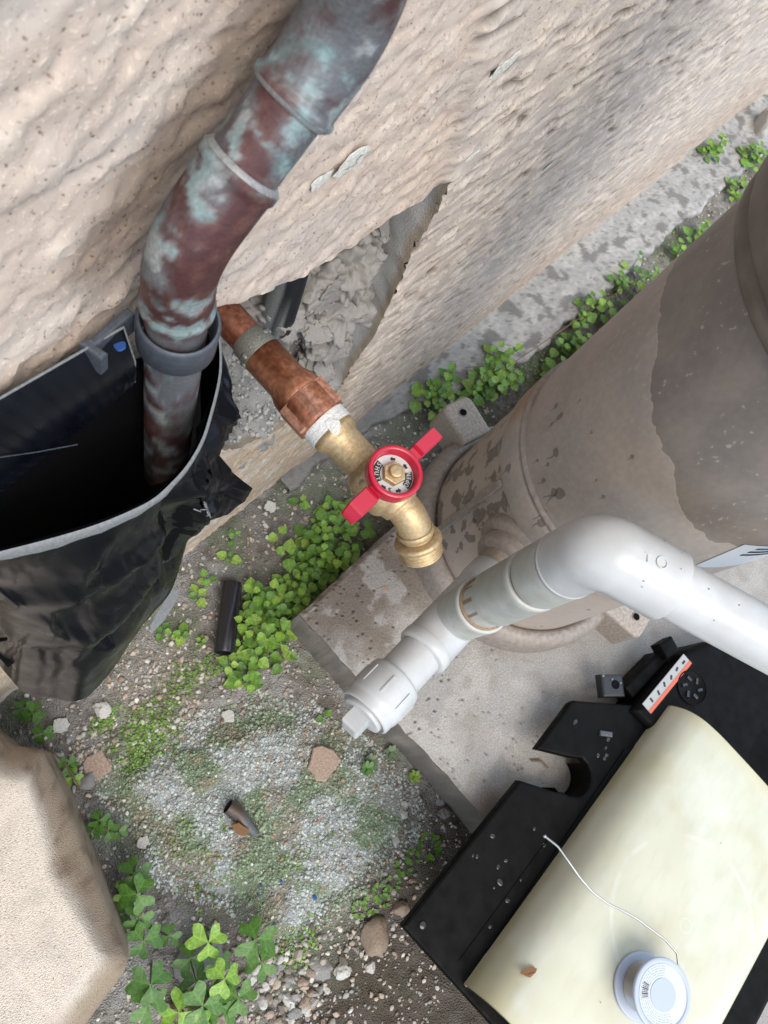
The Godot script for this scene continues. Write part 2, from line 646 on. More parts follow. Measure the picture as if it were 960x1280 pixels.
func wall_x(z: float, y: float) -> float:
	var a := left_part(z, y)
	# trowelled coat on the left: flat islands with crisp edges, a few long ridges
	var w := n_lump.get_noise_2d(z * 1.5 + 3.0, y * 1.5) * 0.02
	var r := n_ridge.get_noise_2d((z + w) * 0.8, (y + w * 0.5) * 2.2 + z * 0.9)
	var la := 0.0024 * smoothstep(0.10, 0.14, r) * smoothstep(0.5, 0.62, y) * smoothstep(-0.2, -0.12, z) + 0.0004 * n_lump.get_noise_2d(z * 0.8, y * 1.9) + 0.0005 * n_fineb.get_noise_2d(z, y * 1.5)
	la += 0.0015 * smoothstep(0.24, 0.27, n_lump.get_noise_2d(z * 0.8 + 9.0 + w, y * 1.9 + z * 0.5 + 4.0))
	la += 0.0015 * smoothstep(0.24, 0.27, n_pit.get_noise_2d(z * 0.7 + 2.0, y * 1.6 + 1.0)) - 0.0016 * smoothstep(0.30, 0.35, n_pit.get_noise_2d(z + 12.0, y * 1.3 + 5.0))
	# smoother, gently waved coat on the right with lengthwise chips and pits
	var lb := 0.003 * n_wave.get_noise_2d(z, y * 1.6) + 0.0004 * n_fineb.get_noise_2d(z * 0.5, y * 1.6) + 0.0006 * n_ridge.get_noise_2d(z * 0.5, y * 2.5)
	lb -= 0.0032 * smoothstep(0.31, 0.35, n_pit.get_noise_2d(z * 0.33, y * 1.5))
	lb += 0.0016 * smoothstep(0.24, 0.27, n_pit.get_noise_2d(z * 0.4 + 7.0, y * 1.2 + 3.0))
	# the left coat lies a little lower than the right one along the crack
	var base := lerpf(-0.1345, -0.1385, a)
	# room behind the drain pipe
	return base + lerpf(lb, la * 0.8, a) - 0.004 * a * smoothstep(0.05, 0.0, absf(z + 0.14)) * smoothstep(0.45, 0.55, y)


func wall_col(z: float, y: float) -> Color:
	var a := left_part(z, y)
	var s := n_stain.get_noise_2d(z, y * 2.0)
	var s2 := n_lump.get_noise_2d(z * 0.7 + 5.0, y * 1.4 + 2.0)
	var left := Color(0.63, 0.52, 0.445).lerp(Color(0.57, 0.50, 0.455), smoothstep(-0.2, 0.5, s)).lerp(Color(0.70, 0.60, 0.52), smoothstep(0.05, 0.45, s2))
	left = left.lerp(Color(0.60, 0.565, 0.525), 0.6 * smoothstep(-0.02, 0.12, z + 0.03 * s + 0.04 * (y - 0.6)))
	var right := Color(0.58, 0.515, 0.475).lerp(Color(0.60, 0.52, 0.465), smoothstep(-0.3, 0.4, s)).lerp(Color(0.68, 0.60, 0.52), smoothstep(0.12, 0.4, s2)).lerp(Color(0.72, 0.63, 0.54), 0.7 * smoothstep(0.24, 0.28, n_pit.get_noise_2d(z * 0.4 + 7.0, y * 1.2 + 3.0)))
	right = right.lerp(Color(0.50, 0.38, 0.295), 0.55 * smoothstep(0.30, 0.05, y + 0.1 * s))
	# dark brown tone in the pits
	right = right.lerp(Color(0.13, 0.095, 0.07), 0.8 * smoothstep(0.32, 0.36, n_pit.get_noise_2d(z * 0.33, y * 1.5)))
	# cement smeared under the hole
	var c := right.lerp(left, a)
	if z > -0.42 and y < 0.33 and y > 0.03:
		c = c.lerp(Color(0.46, 0.36, 0.26).lerp(Color(0.5, 0.46, 0.4), smoothstep(-0.1, 0.3, s2)), 0.8 * smoothstep(-0.42, -0.36, z) * smoothstep(0.33, 0.25, y))
	# brown rust runs along the left of the drain pipe
	var dz := z - (-0.122 - maxf(0.0, y - 0.66) * 0.85)
	var rust := smoothstep(0.032, 0.004, dz - 0.012 + 0.016 * s2) * smoothstep(-0.03, -0.012, dz) * smoothstep(0.6, 0.66, y)
	return c.lerp(Color(0.13, 0.075, 0.04), rust * 0.6)


func build_wall() -> void:
	hole = jag([Vector2(-0.362, 0.546), Vector2(-0.35, 0.530), Vector2(-0.323, 0.536), Vector2(-0.303, 0.533), Vector2(-0.282, 0.533), Vector2(-0.254, 0.534), Vector2(-0.238, 0.535), Vector2(-0.218, 0.543), Vector2(-0.197, 0.550), Vector2(-0.176, 0.560), Vector2(-0.158, 0.53), Vector2(-0.168, 0.46), Vector2(-0.178, 0.39), Vector2(-0.20, 0.335), Vector2(-0.24, 0.285), Vector2(-0.285, 0.255), Vector2(-0.339, 0.234), Vector2(-0.386, 0.236), Vector2(-0.385, 0.285), Vector2(-0.386, 0.327), Vector2(-0.381, 0.38), Vector2(-0.377, 0.428), Vector2(-0.373, 0.47), Vector2(-0.37, 0.507)], 0.005, 0.0007, 5)
	var zs := [3.0, 1.2, 0.5, 0.25]
	var z := 0.12
	while z > -0.95:
		zs.append(z)
		z -= 0.0032
	while z > -2.2:
		zs.append(z)
		z -= 0.0085
	zs.append_array([-2.6, -3.2, -5.0])
	var ys := [0.004, 0.0045]
	var y := 0.008
	while y < 0.85:
		ys.append(y)
		y += 0.0032
	ys.append_array([0.9, 1.0, 1.3, 1.8, 2.5])
	var nz := zs.size()
	var ny := ys.size()
	var v := PackedVector3Array()
	var c := PackedColorArray()
	for i in nz:
		for j in ny:
			var p := Vector2(zs[i], ys[j])
			if p.x > -0.42 and p.x < -0.14 and p.y > 0.2 and p.y < 0.58:
				var best := 1e9
				var at := p
				for k in hole.size():
					var q := Geometry2D.get_closest_point_to_segment(p, hole[k], hole[(k + 1) % hole.size()])
					if p.distance_to(q) < best:
						best = p.distance_to(q)
						at = q
				if best < 0.0027:
					p = at
			var x := wall_x(p.x, p.y)
			if j == 0:
				x = -0.2
			v.append(Vector3(x, p.y, p.x))
			c.append(wall_col(p.x, p.y))
	var ix := PackedInt32Array()
	for i in nz - 1:
		for j in ny - 1:
			var A := i * ny + j
			var B := A + ny
			for t in [[A, B + 1, B], [A, A + 1, B + 1]]:
				var m: Vector3 = (v[t[0]] + v[t[1]] + v[t[2]]) / 3.0
				if m.z > -0.42 and m.z < -0.14 and m.y > 0.2 and m.y < 0.58 and inpoly(m.z, m.y, hole):
					continue
				ix.append_array(t)
	var w := thing("stucco_wall", "rough beige stuccoed house wall with a broken hole at its foot", "wall")
	part(w, "stucco", smooth(arrays(v, ix, null, c)), M.stucco)
	# the thickness of the coats round the hole
	var n := hole.size()
	var cn := Vector2(-0.29, 0.4)
	var rims := gridsurf(n, 9, func(a, b):
		var hk := int(round(a * n)) % n
		var q: Vector2 = hole[hk]
		if b > 0.12:
			q = Vector2.ZERO
			for e in range(-4, 5):
				q += hole[(hk + e + n) % n] / 9.0
		var d := pow(b, 1.4) * 0.082
		var o := n_lump.get_noise_3d(q.x * 0.7, q.y * 0.7, d * 1.0) * 0.006 * smoothstep(0.0, 0.3, b)
		var qq: Vector2 = q + (q - cn).normalized() * (o + 0.002 * b)
		return Vector3(wall_x(q.x, q.y) - d, qq.y, qq.x)
	, func(_a, b, q):
		var g := 0.56 + 0.10 * n_lump.get_noise_3d(q.x * 2.0, q.y * 2.0, q.z * 2.0)
		return Color(0.46, 0.37, 0.28).lerp(Color(g * 1.02, g * 0.99, g * 0.96), smoothstep(0.13, 0.20, b)))
	part(w, "broken_edge", rims, M.mortar)
	var n_back := noise(41, 22.0, 5)
	var back := gridsurf(90, 110, func(a, b):
		var zz := lerpf(-0.43, -0.13, a)
		var yy := lerpf(0.19, 0.6, b)
		var d := lerpf(-0.143, -0.218, smoothstep(0.24, 0.48, yy + 0.15 * maxf(0.0, -0.30 - zz)))
		return Vector3(d + 0.014 * n_back.get_noise_2d(zz, yy) + 0.003 * n_fineb.get_noise_2d(zz, yy), yy, zz)
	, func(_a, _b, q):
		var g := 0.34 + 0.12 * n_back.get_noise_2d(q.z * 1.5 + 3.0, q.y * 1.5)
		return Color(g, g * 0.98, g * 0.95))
	part(w, "mortar_core", back, M.mortar)
	part(w, "wall_core", box(0.3, 2.6, 8.0), M.mortar, Transform3D(Basis(), Vector3(-0.42, 1.2, -1.0)))
	# scraps of old pale paint left on the coat
	var spots := [[-0.244, 0.626, 0.013, 0.0075, 31], [-0.226, 0.622, 0.008, 0.005, 32], [-0.359, 0.634, 0.018, 0.0065, 33], [-0.442, 0.621, 0.02, 0.0055, 34], [-0.181, 0.628, 0.012, 0.003, 35], [-0.437, 0.185, 0.014, 0.004, 36], [-0.375, 0.56, 0.008, 0.003, 37], [-0.55, 0.45, 0.014, 0.003, 38], [-0.5, 0.35, 0.012, 0.0025, 39], [-0.40, 0.16, 0.02, 0.004, 40]]
	for s in spots:
		var b := Basis(Vector3(0, 0.25, -1).normalized(), Vector3(1, 0, 0), Vector3(0, 1, 0.25).normalized()).scaled_local(Vector3(s[2], 0.0006, s[3]))
		part(w, "paint_scrap", flake(s[4], 1.0, 15), M.paint_flake, Transform3D(b, Vector3(wall_x(s[0], s[1]) - 0.0002, s[1], s[0])))


# ---------------------------------------------------------------- ground
var n_g1 := noise(51, 6.0, 4)
var n_g2 := noise(52, 40.0, 4)
var n_g3 := noise(53, 14.0, 4)
var mound: PackedVector2Array


func ground_y(x: float, z: float) -> float:
	return 0.006 * n_g1.get_noise_2d(x, z) + 0.0035 * n_g2.get_noise_2d(x, z) - 0.002


func mound_y(x: float, z: float) -> float:
	var d := edge_dist(Vector2(x, z), mound)
	return lerpf(-0.008, 0.010, smoothstep(0.0, 0.05, d)) + 0.005 * n_g3.get_noise_2d(x, z) + 0.003 * n_g2.get_noise_2d(x * 1.4, z * 1.4)


func surface_y(x: float, z: float) -> float:
	if inpoly(x, z, mound):
		return maxf(ground_y(x, z), mound_y(x, z))
	return ground_y(x, z)


func moss_col(x: float, z: float) -> Color:
	var s := n_g3.get_noise_2d(x * 0.8 + 4.0, z * 0.8)
	var c := Color(0.43, 0.445, 0.445).lerp(Color(0.235, 0.285, 0.195), smoothstep(-0.15, 0.25, s))
	return c.lerp(Color(0.30, 0.26, 0.21), 0.7 * smoothstep(0.15, 0.4, n_g3.get_noise_2d(x + 9.0, z)))


func build_ground() -> void:
	mound = jag([Vector2(-0.03, 0.01), Vector2(-0.016, -0.045), Vector2(0.004, -0.105), Vector2(0.036, -0.17), Vector2(0.09, -0.205), Vector2(0.166, -0.226), Vector2(0.236, -0.232), Vector2(0.272, -0.222), Vector2(0.29, -0.19), Vector2(0.284, -0.14), Vector2(0.27, -0.075), Vector2(0.268, -0.03), Vector2(0.245, 0.012), Vector2(0.18, 0.008), Vector2(0.115, 0.036), Vector2(0.055, 0.02), Vector2(0.0, 0.03)], 0.02, 0.005, 9)
	var xs := [-60.0, -8.0, -1.0, -0.3, -0.16]
	var x := -0.15
	while x < 0.75:
		xs.append(x)
		x += 0.0035
	xs.append_array([0.9, 1.4, 3.0, 10.0, 60.0])
	var zs := [60.0, 8.0, 1.5, 0.5]
	var z := 0.25
	while z > -0.7:
		zs.append(z)
		z -= 0.0035
	while z > -1.8:
		zs.append(z)
		z -= 0.008
	zs.append_array([-2.2, -4.0, -10.0, -60.0])
	var v := PackedVector3Array()
	var c := PackedColorArray()
	for xx in xs:
		for zz in zs:
			v.append(Vector3(xx, ground_y(xx, zz), zz))
			var s := n_g1.get_noise_2d(xx * 1.5 + 3.0, zz * 1.5)
			var s2 := n_g2.get_noise_2d(xx + 2.0, zz)
			var soil := Color(0.29, 0.27, 0.25).lerp(Color(0.39, 0.38, 0.37), smoothstep(-0.2, 0.35, s)).lerp(Color(0.13, 0.105, 0.085), smoothstep(0.0, 0.5, s2) * 0.7)
			soil = soil.lerp(Color(0.20, 0.235, 0.15), 0.6 * smoothstep(0.05, 0.3, n_g3.get_noise_2d(xx * 0.6 + 1.0, zz * 0.6)))
			# gravelly grey by the liner, dark rich earth by the pump
			soil = soil.lerp(Color(0.36, 0.33, 0.29), 0.7 * smoothstep(0.09, 0.02, Vector2(xx + 0.04, zz + 0.09).length()))
			soil = soil.lerp(Color(0.095, 0.072, 0.056), 0.8 * smoothstep(0.26, 0.33, xx))
			c.append(soil)
	var ix := PackedInt32Array()
	var nzz := zs.size()
	for i in xs.size() - 1:
		for j in nzz - 1:
			var A := i * nzz + j
			var B := A + nzz
			ix.append_array([A, B + 1, B, A, A + 1, B + 1])
	part(self, "soil_ground", smooth(arrays(v, ix, null, c)), M.soil).set_meta("kind", "structure")
	# strip of footing concrete along the wall's foot
	var foot := gridsurf(520, 34, func(a, b):
		var zz := lerpf(-0.36, -2.6, a)
		var w := lerpf(0.02, 0.095, smoothstep(-0.42, -0.85, zz)) + 0.012 * n_g1.get_noise_1d(zz * 2.0) + 0.004 * n_g2.get_noise_1d(zz)
		var q := minf(1.0, b / 0.85)
		return Vector3(-0.145 + w * q + (0.004 if b > 0.86 else 0.0), 0.011 + 0.003 * n_g3.get_noise_2d(zz, w * q) - 0.02 * smoothstep(0.85, 1.0, b), zz)
	, func(_a, _b, q):
		var s := n_g3.get_noise_2d(q.z * 0.7, q.x * 2.0)
		var dry := Color(0.42, 0.415, 0.415).lerp(Color(0.50, 0.49, 0.475), smoothstep(-0.2, 0.3, s))
		var damp := Color(0.19, 0.18, 0.175)
		dry *= 1.0 + 0.35 * n_g2.get_noise_2d(q.z * 2.2, q.x * 2.2) + 0.15 * n_g2.get_noise_2d(q.z * 6.0, q.x * 6.0)
		if n_g2.get_noise_2d(q.z * 1.7 + 5.0, q.x * 1.7) > 0.42:
			dry *= 0.55
		return dry.lerp(damp, clampf(0.8 * smoothstep(0.22, 0.28, n_g3.get_noise_2d(q.z * 1.3 + 6.0, q.x * 1.6)) + smoothstep(-0.62, -0.5, q.z) * 0.75, 0, 0.95)))
	part(self, "footing_strip", foot, M.footing).set_meta("kind", "structure")
	# crumbling concrete spill
	var spill := thing("concrete_spill", "crumbly grey-green patch of spilled concrete covered in fine aggregate and moss", "concrete")
	var body := gridsurf(130, 110, func(a, b):
		var xx := lerpf(-0.05, 0.31, a)
		var zz := lerpf(0.06, -0.26, b)
		return Vector3(xx, mound_y(xx, zz) if inpoly(xx, zz, mound) else -0.02, zz)
	, func(_a, _b, q): return moss_col(q.x, q.z))
	part(spill, "matrix", body, M.soil)
	var stone_a := rock(61, 0, 3, 0.3, Vector3(1, 0.7, 0.9), true)
	var stone_b := rock(62, 1, 5, 0.4, Vector3(1, 0.6, 0.8), true)
	var xa := []
	var ca := []
	for k in 18000:
		var q := Vector2(rng.randf_range(-0.04, 0.30), rng.randf_range(-0.24, 0.05))
		if not inpoly(q.x, q.y, mound):
			continue
		var r := 0.0010 + 0.0020 * pow(rng.randf(), 2.8)
		var hgt := maxf(mound_y(q.x, q.y), ground_y(q.x, q.y)) + r * rng.randf_range(-0.35, 0.35)
		xa.append(Transform3D(Basis.from_euler(Vector3(rng.randf() * TAU, rng.randf() * TAU, rng.randf() * TAU)).scaled_local(Vector3(r, r, r)), Vector3(q.x, hgt, q.y)))
		var col := moss_col(q.x, q.y) * rng.randf_range(0.62, 1.25) * Color(0.95, 1.0, 0.98)
		if rng.randf() < 0.06:
			col = Color(0.52, 0.50, 0.45) * rng.randf_range(0.8, 1.2)
		elif rng.randf() < 0.06:
			col = Color(0.33, 0.22, 0.14)
		ca.append(Color(col.r, col.g, col.b))
	multi(spill, "aggregate", stone_a, M.stone, xa, ca)
	# loose gravel over the bare soil
	var xb := [[], []]
	var cb := [[], []]
	var dense := [[-0.045, -0.095, 0.085, 1.0], [0.275, 0.02, 0.09, 0.85], [0.30, -0.07, 0.05, 0.6], [-0.04, 0.0, 0.05, 0.8], [0.32, -0.18, 0.05, 0.25], [0.03, -0.215, 0.04, 0.5], [-0.10, -0.30, 0.06, 0.3], [-0.08, -0.5, 0.05, 0.25]]
	for k in 34000:
		var q := Vector2(rng.randf_range(-0.13, 0.42), rng.randf_range(-0.46, 0.16))
		if k % 5 == 0:
			q = Vector2(rng.randf_range(-0.12, 0.02), rng.randf_range(-1.8, -0.45))
		if inpoly(q.x, q.y, mound) and edge_dist(q, mound) > 0.012:
			continue
		if q.x > 0.008 and q.y < -0.25:
			continue
		var want := 0.22 if q.y > -0.46 else 0.35
		for d in dense:
			want = maxf(want, d[3] * smoothstep(d[2], d[2] * 0.3, q.distance_to(Vector2(d[0], d[1]))))
		if rng.randf() > want:
			continue
		var r := 0.0012 + 0.0026 * pow(rng.randf(), 2.2)
		if q.distance_to(Vector2(0.275, 0.02)) < 0.08 and rng.randf() < 0.25:
			r *= 2.0
		var w := k % 2
		xb[w].append(Transform3D(Basis.from_euler(Vector3(rng.randf() * 0.6, rng.randf() * TAU, rng.randf() * 0.6)).scaled_local(Vector3(r, r * 0.8, r * rng.randf_range(0.6, 1.1))), Vector3(q.x, surface_y(q.x, q.y) + r * 0.25, q.y)))
		var tones := [Color(0.42, 0.375, 0.32), Color(0.31, 0.295, 0.28), Color(0.54, 0.51, 0.47), Color(0.2, 0.17, 0.14), Color(0.42, 0.33, 0.265)]
		var col: Color = tones[rng.randi() % 5] * rng.randf_range(0.7, 1.15)
		cb[w].append(Color(col.r, col.g, col.b))
	multi(self, "gravel", stone_b, M.stone, xb[0], cb[0])
	multi(self, "gravel", stone_a, M.stone, xb[1], cb[1])


func build_pad() -> void:
	var n_p := noise(55, 9.0, 5)
	var n_q := noise(56, 70.0, 3)
	var x0 := 0.002
	var z0 := -0.243
	var pits := []
	var pr := RandomNumberGenerator.new()
	pr.seed = 3
	for k in 210:
		pits.append(Vector3(x0 + 0.33 * pow(pr.randf(), 1.5), z0 - 0.16 * pow(pr.randf(), 1.3), pr.randf_range(0.0007, 0.0019)))
	var xs := [x0, x0 + 0.0005, x0 + 0.003]
	var x := x0 + 0.005
	while x < 0.5:
		xs.append(x)
		x += 0.0010 if x < 0.2 else 0.0024
	xs.append_array([0.6, 0.8, 1.1])
	var zs := [z0, z0 - 0.0005, z0 - 0.003]
	var z := z0 - 0.005
	while z > -0.46:
		zs.append(z)
		z -= 0.0010 if z > -0.36 else 0.0024
	while z > -0.85:
		zs.append(z)
		z -= 0.006
	zs.append(-1.05)
	var near_pits := {}
	for p in pits:
		for i in range(-1, 2):
			for j in range(-1, 2):
				var key := Vector2i(int(floor(p.x / 0.006)) + i, int(floor(p.y / 0.006)) + j)
				if not near_pits.has(key):
					near_pits[key] = []
				near_pits[key].append(p)
	var v := PackedVector3Array()
	var c := PackedColorArray()
	var nx := xs.size()
	var nz := zs.size()
	for i in nx:
		for j in nz:
			var q := Vector2(xs[i], zs[j])
			var chip := 0.004 * maxf(0.0, n_p.get_noise_2d(q.x * 3.0, q.y * 3.0))
			var e := minf(q.x - x0, z0 - q.y)
			var h := 0.08 + 0.0012 * n_p.get_noise_2d(q.x, q.y) + 0.0004 * n_q.get_noise_2d(q.x, q.y) - (0.0045 + chip) * smoothstep(0.005, 0.0, e)
			var s := n_p.get_noise_2d(q.x * 1.2 + 2.0, q.y * 1.2)
			var s2 := n_p.get_noise_2d(q.x * 2.4 + 8.0, q.y * 2.4)
			var col := Color(0.40, 0.375, 0.355).lerp(Color(0.47, 0.445, 0.425), smoothstep(-0.2, 0.3, s)).lerp(Color(0.33, 0.30, 0.275), 0.6 * smoothstep(0.1, 0.35, s2))
			# brown damp corner under the tap, with pale cement wipes
			var damp := smoothstep(0.16, 0.05, q.distance_to(Vector2(0.0, -0.31)) + 0.07 * s)
			col = col.lerp(Color(0.20, 0.165, 0.14), 0.9 * damp)
			col = col.lerp(Color(0.40, 0.385, 0.375), smoothstep(0.13, 0.26, n_p.get_noise_2d(q.x * 1.6 + 30.0, q.y * 1.6)) * 0.85)
			var rusty := smoothstep(0.05, 0.0, q.distance_to(Vector2(0.31, -0.26)) + 0.02 * s2)
			col = col.lerp(Color(0.2, 0.13, 0.085), 0.8 * rusty)
			for p in near_pits.get(Vector2i(int(floor(q.x / 0.006)), int(floor(q.y / 0.006))), []):
				var d: float = q.distance_to(Vector2(p.x, p.y)) / p.z
				if d < 1.3:
					col = col.lerp(Color(0.1, 0.08, 0.065), 0.6 * smoothstep(1.1, 0.7, d))
					h -= p.z * 1.3 * smoothstep(1.3, 0.5, d)
			var wob := 0.0025 * n_p.get_noise_2d(q.x * 2.0, q.y * 2.0)
			v.append(Vector3(q.x + (wob if i < 3 else 0.0), h, q.y + (wob if j < 3 else 0.0)))
			c.append(col)
	var ix := PackedInt32Array()
	for i in nx - 1:
		for j in nz - 1:
			var A := i * nz + j
			var B := A + nz
			ix.append_array([A, B + 1, B, A, A + 1, B + 1])
	# sides
	for side in 2:
		var cnt := nx if side else nz
		var first := v.size()
		for k in cnt:
			var t: int = k * nz if side else k
			for d in 4:
				var top: Vector3 = v[t]
				var o := 0.002 * n_p.get_noise_3d(top.x * 3.0, d * 0.1, top.z * 3.0)
				v.append(Vector3(top.x + (0.0 if side else o), lerpf(top.y, -0.02, d / 3.0), top.z + (o if side else 0.0)))
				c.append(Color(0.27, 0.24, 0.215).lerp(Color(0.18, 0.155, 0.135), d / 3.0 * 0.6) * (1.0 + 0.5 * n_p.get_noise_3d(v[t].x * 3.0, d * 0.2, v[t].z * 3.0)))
		for k in cnt - 1:
			for d in 3:
				var A := first + k * 4 + d
				ix.append_array([A, A + 5, A + 4, A, A + 1, A + 5] if side == 0 else [A, A + 4, A + 5, A, A + 5, A + 1])
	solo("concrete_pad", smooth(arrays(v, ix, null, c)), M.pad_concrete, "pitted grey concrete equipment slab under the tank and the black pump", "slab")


func build_block() -> void:
	var o := jag([Vector2(-0.135, 0.05), Vector2(-0.085, 0.043), Vector2(-0.064, 0.027), Vector2(-0.026, 0.036), Vector2(0.035, 0.056), Vector2(0.118, 0.083), Vector2(0.124, 0.092), Vector2(0.14, 0.2), Vector2(-0.135, 0.2)], 0.004, 0.0002, 4)
	var n_b := noise(57, 30.0, 4)
	# rings from the foot up the side, over the worn edge, in to the middle
	var mid := Vector2(0.0, 0.13)
	var rings := [[0.0, -0.01], [0.0, 0.04], [0.0, 0.08], [0.0, 0.120], [0.001, 0.132], [0.004, 0.139], [0.009, 0.147], [0.014, 0.1545], [0.0185, 0.1605], [0.022, 0.1642], [0.024, 0.1652]]
	for k in 16:
		rings.append([-float(k + 1) / 17.0, 0.165])
	var v := PackedVector3Array()
	var c := PackedColorArray()
	for r in rings:
		for k in o.size():
			var q := o[k].lerp(mid, maxf(0.0, r[0]) / o[k].distance_to(mid) * 1.25)
			if r[0] < 0.0:
				q = o[k].lerp(mid, 0.024 / o[k].distance_to(mid) * 1.25).lerp(mid, -r[0])
			var w := n_b.get_noise_2d(q.x, q.y)
			var edge: float = smoothstep(0.12, 0.165, r[1])
			v.append(Vector3(q.x, r[1] + 0.0006 * w - 0.0015 * maxf(0.0, n_b.get_noise_2d(q.x * 0.6, q.y * 0.6 + 5.0)) * float(r[0] > 0.003) * edge, q.y))
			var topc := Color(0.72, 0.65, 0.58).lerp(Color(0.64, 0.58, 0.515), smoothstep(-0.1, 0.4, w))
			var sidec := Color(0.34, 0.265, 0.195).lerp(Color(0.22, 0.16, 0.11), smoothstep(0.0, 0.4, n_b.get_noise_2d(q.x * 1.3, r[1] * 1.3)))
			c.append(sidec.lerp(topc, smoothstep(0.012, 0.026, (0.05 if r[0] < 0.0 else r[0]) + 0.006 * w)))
	var n := o.size()
	var ix := PackedInt32Array()
	for k in rings.size() - 1:
		for j in n:
			var A := k * n + j
			var B := k * n + (j + 1) % n
			ix.append_array([A, A + n, B + n, A, B + n, B])
	v.append(Vector3(mid.x, 0.165, mid.y))
	c.append(Color(0.69, 0.62, 0.555))
	for j in n:
		ix.append_array([(rings.size() - 1) * n + j, v.size() - 1, (rings.size() - 1) * n + (j + 1) % n])
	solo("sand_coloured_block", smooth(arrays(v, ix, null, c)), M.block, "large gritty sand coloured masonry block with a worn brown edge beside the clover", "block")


# ---------------------------------------------------------------- filter tank
func tank_texture() -> ImageTexture:
	var W := 2048
	var H := 1024
	var y0 := 0.08
	var y1 := 0.62
	var im := Image.create(W, H, false, Image.FORMAT_RGB8)
	im.fill(lin(0.41, 0.35, 0.31))
	var nb := noise(71, 0.006, 5)
	var nf := noise(72, 0.05, 4)
	var ns := noise(73, 0.011, 4)
	var line := [[-180.0, 0.53], [-66.4, 0.524], [-45.5, 0.522], [-36.0, 0.508], [-23.1, 0.493], [-6.9, 0.487], [7.0, 0.466], [16.4, 0.4565], [29.0, 0.451], [37.3, 0.458], [60.0, 0.46], [180.0, 0.47]]
	var drops := [[-54.0, 0.384, 3.0], [-47.6, 0.391, 4.2], [-34.6, 0.377, 4.5], [-19.0, 0.3615, 6.5], [-21.0, 0.355, 5.0], [-27.6, 0.348, 3.0], [-36.9, 0.347, 2.2], [-32.4, 0.361, 2.5], [-47.4, 0.422, 1.6], [-32.3, 0.429, 1.5], [-16.1, 0.328, 4.2], [-13.0, 0.322, 5.0], [-9.1, 0.408, 2.0], [-15.9, 0.411, 1.6], [-16.3, 0.459, 2.0], [-47.0, 0.377, 2.2], [-41.8, 0.302, 5.0], [-44.7, 0.262, 3.5], [-38.0, 0.285, 2.2], [-31.0, 0.21, 4.0], [-27.0, 0.225, 3.4], [-60.0, 0.255, 3.0], [-53.0, 0.25, 2.4]]
	for px in range(int(W * 75.0 / 360.0), int(W * 250.0 / 360.0)):
		var a := px * 360.0 / W - 180.0
		var lim := 0.5
		for k in line.size() - 1:
			if a >= line[k][0] and a <= line[k + 1][0]:
				lim = lerpf(line[k][1], line[k + 1][1], (a - line[k][0]) / (line[k + 1][0] - line[k][0]))
		lim += 0.004 * nb.get_noise_1d(px * 3.0) + 0.0015 * nf.get_noise_1d(px)
		for py in H:
			var y := y1 - (y1 - y0) * py / H
			var n := nb.get_noise_2d(px, py)
			var f := nf.get_noise_2d(px, py)
			var c := Color(0.40, 0.34, 0.30).lerp(Color(0.35, 0.30, 0.27), clampf(n * 1.5 + 0.5, 0, 1))
			c *= 1.0 + 0.10 * f
			if y > lim:
				c *= 0.60 - 0.06 * n
			elif y > lim - 0.0016:
				c *= 1.08
			elif y < 0.288:
				# splashed foot of the tank
				var s := ns.get_noise_2d(px * 1.25, py * 1.25) + 0.25 * nf.get_noise_2d(px * 0.5, py * 0.5) - 0.1 - 0.10 * smoothstep(0.24, 0.288, y) - 0.5 * smoothstep(-30.0, -5.0, a)
				c = c.lerp(Color(0.44, 0.355, 0.285), 0.35)
				if s > 0.02:
					c *= lerpf(1.0, 0.5, smoothstep(0.02, 0.05, s))
			if f > 0.50 and n > 0.05:
				c = c.lerp(Color(0.46, 0.4, 0.34), 0.6)
			# orange mineral bloom at the left of the seam
			if a < -60.0 and y > 0.285 and y < 0.345:
				c = c.lerp(Color(0.30, 0.16, 0.08), 0.7 * smoothstep(-60.0, -70.0, a) * smoothstep(0.345, 0.335, y) * smoothstep(0.285, 0.3, y))
			im.set_pixel(px, py, c.linear_to_srgb())
	# splashes that ran down a little
	for d in drops:
		var cx: float = (d[0] + 180.0) / 360.0 * W
		var cy: float = (y1 - d[1]) / (y1 - y0) * H
		var rr: float = d[2] * 2.4
		for px in range(int(cx - rr * 1.3), int(cx + rr * 1.3)):
			for py in range(int(cy - rr * 1.4), int(cy + rr * 3.4)):
				if px < 0 or py < 0 or px >= W or py >= H:
					continue
				var e := Vector2(px - cx, py - cy) / rr
				var inside := e.length() + 0.35 * nf.get_noise_2d(px, py) < 0.85
				if e.y > 0.0 and e.y < 3.0 and absf(e.x + 0.3 * sin(e.y * 1.3 + d[0])) < 0.30 - 0.085 * e.y:
					inside = true
				if inside:
					im.set_pixel(px, py, (im.get_pixel(px, py).srgb_to_linear() * 0.55).linear_to_srgb())
	return ImageTexture.create_from_image(im)


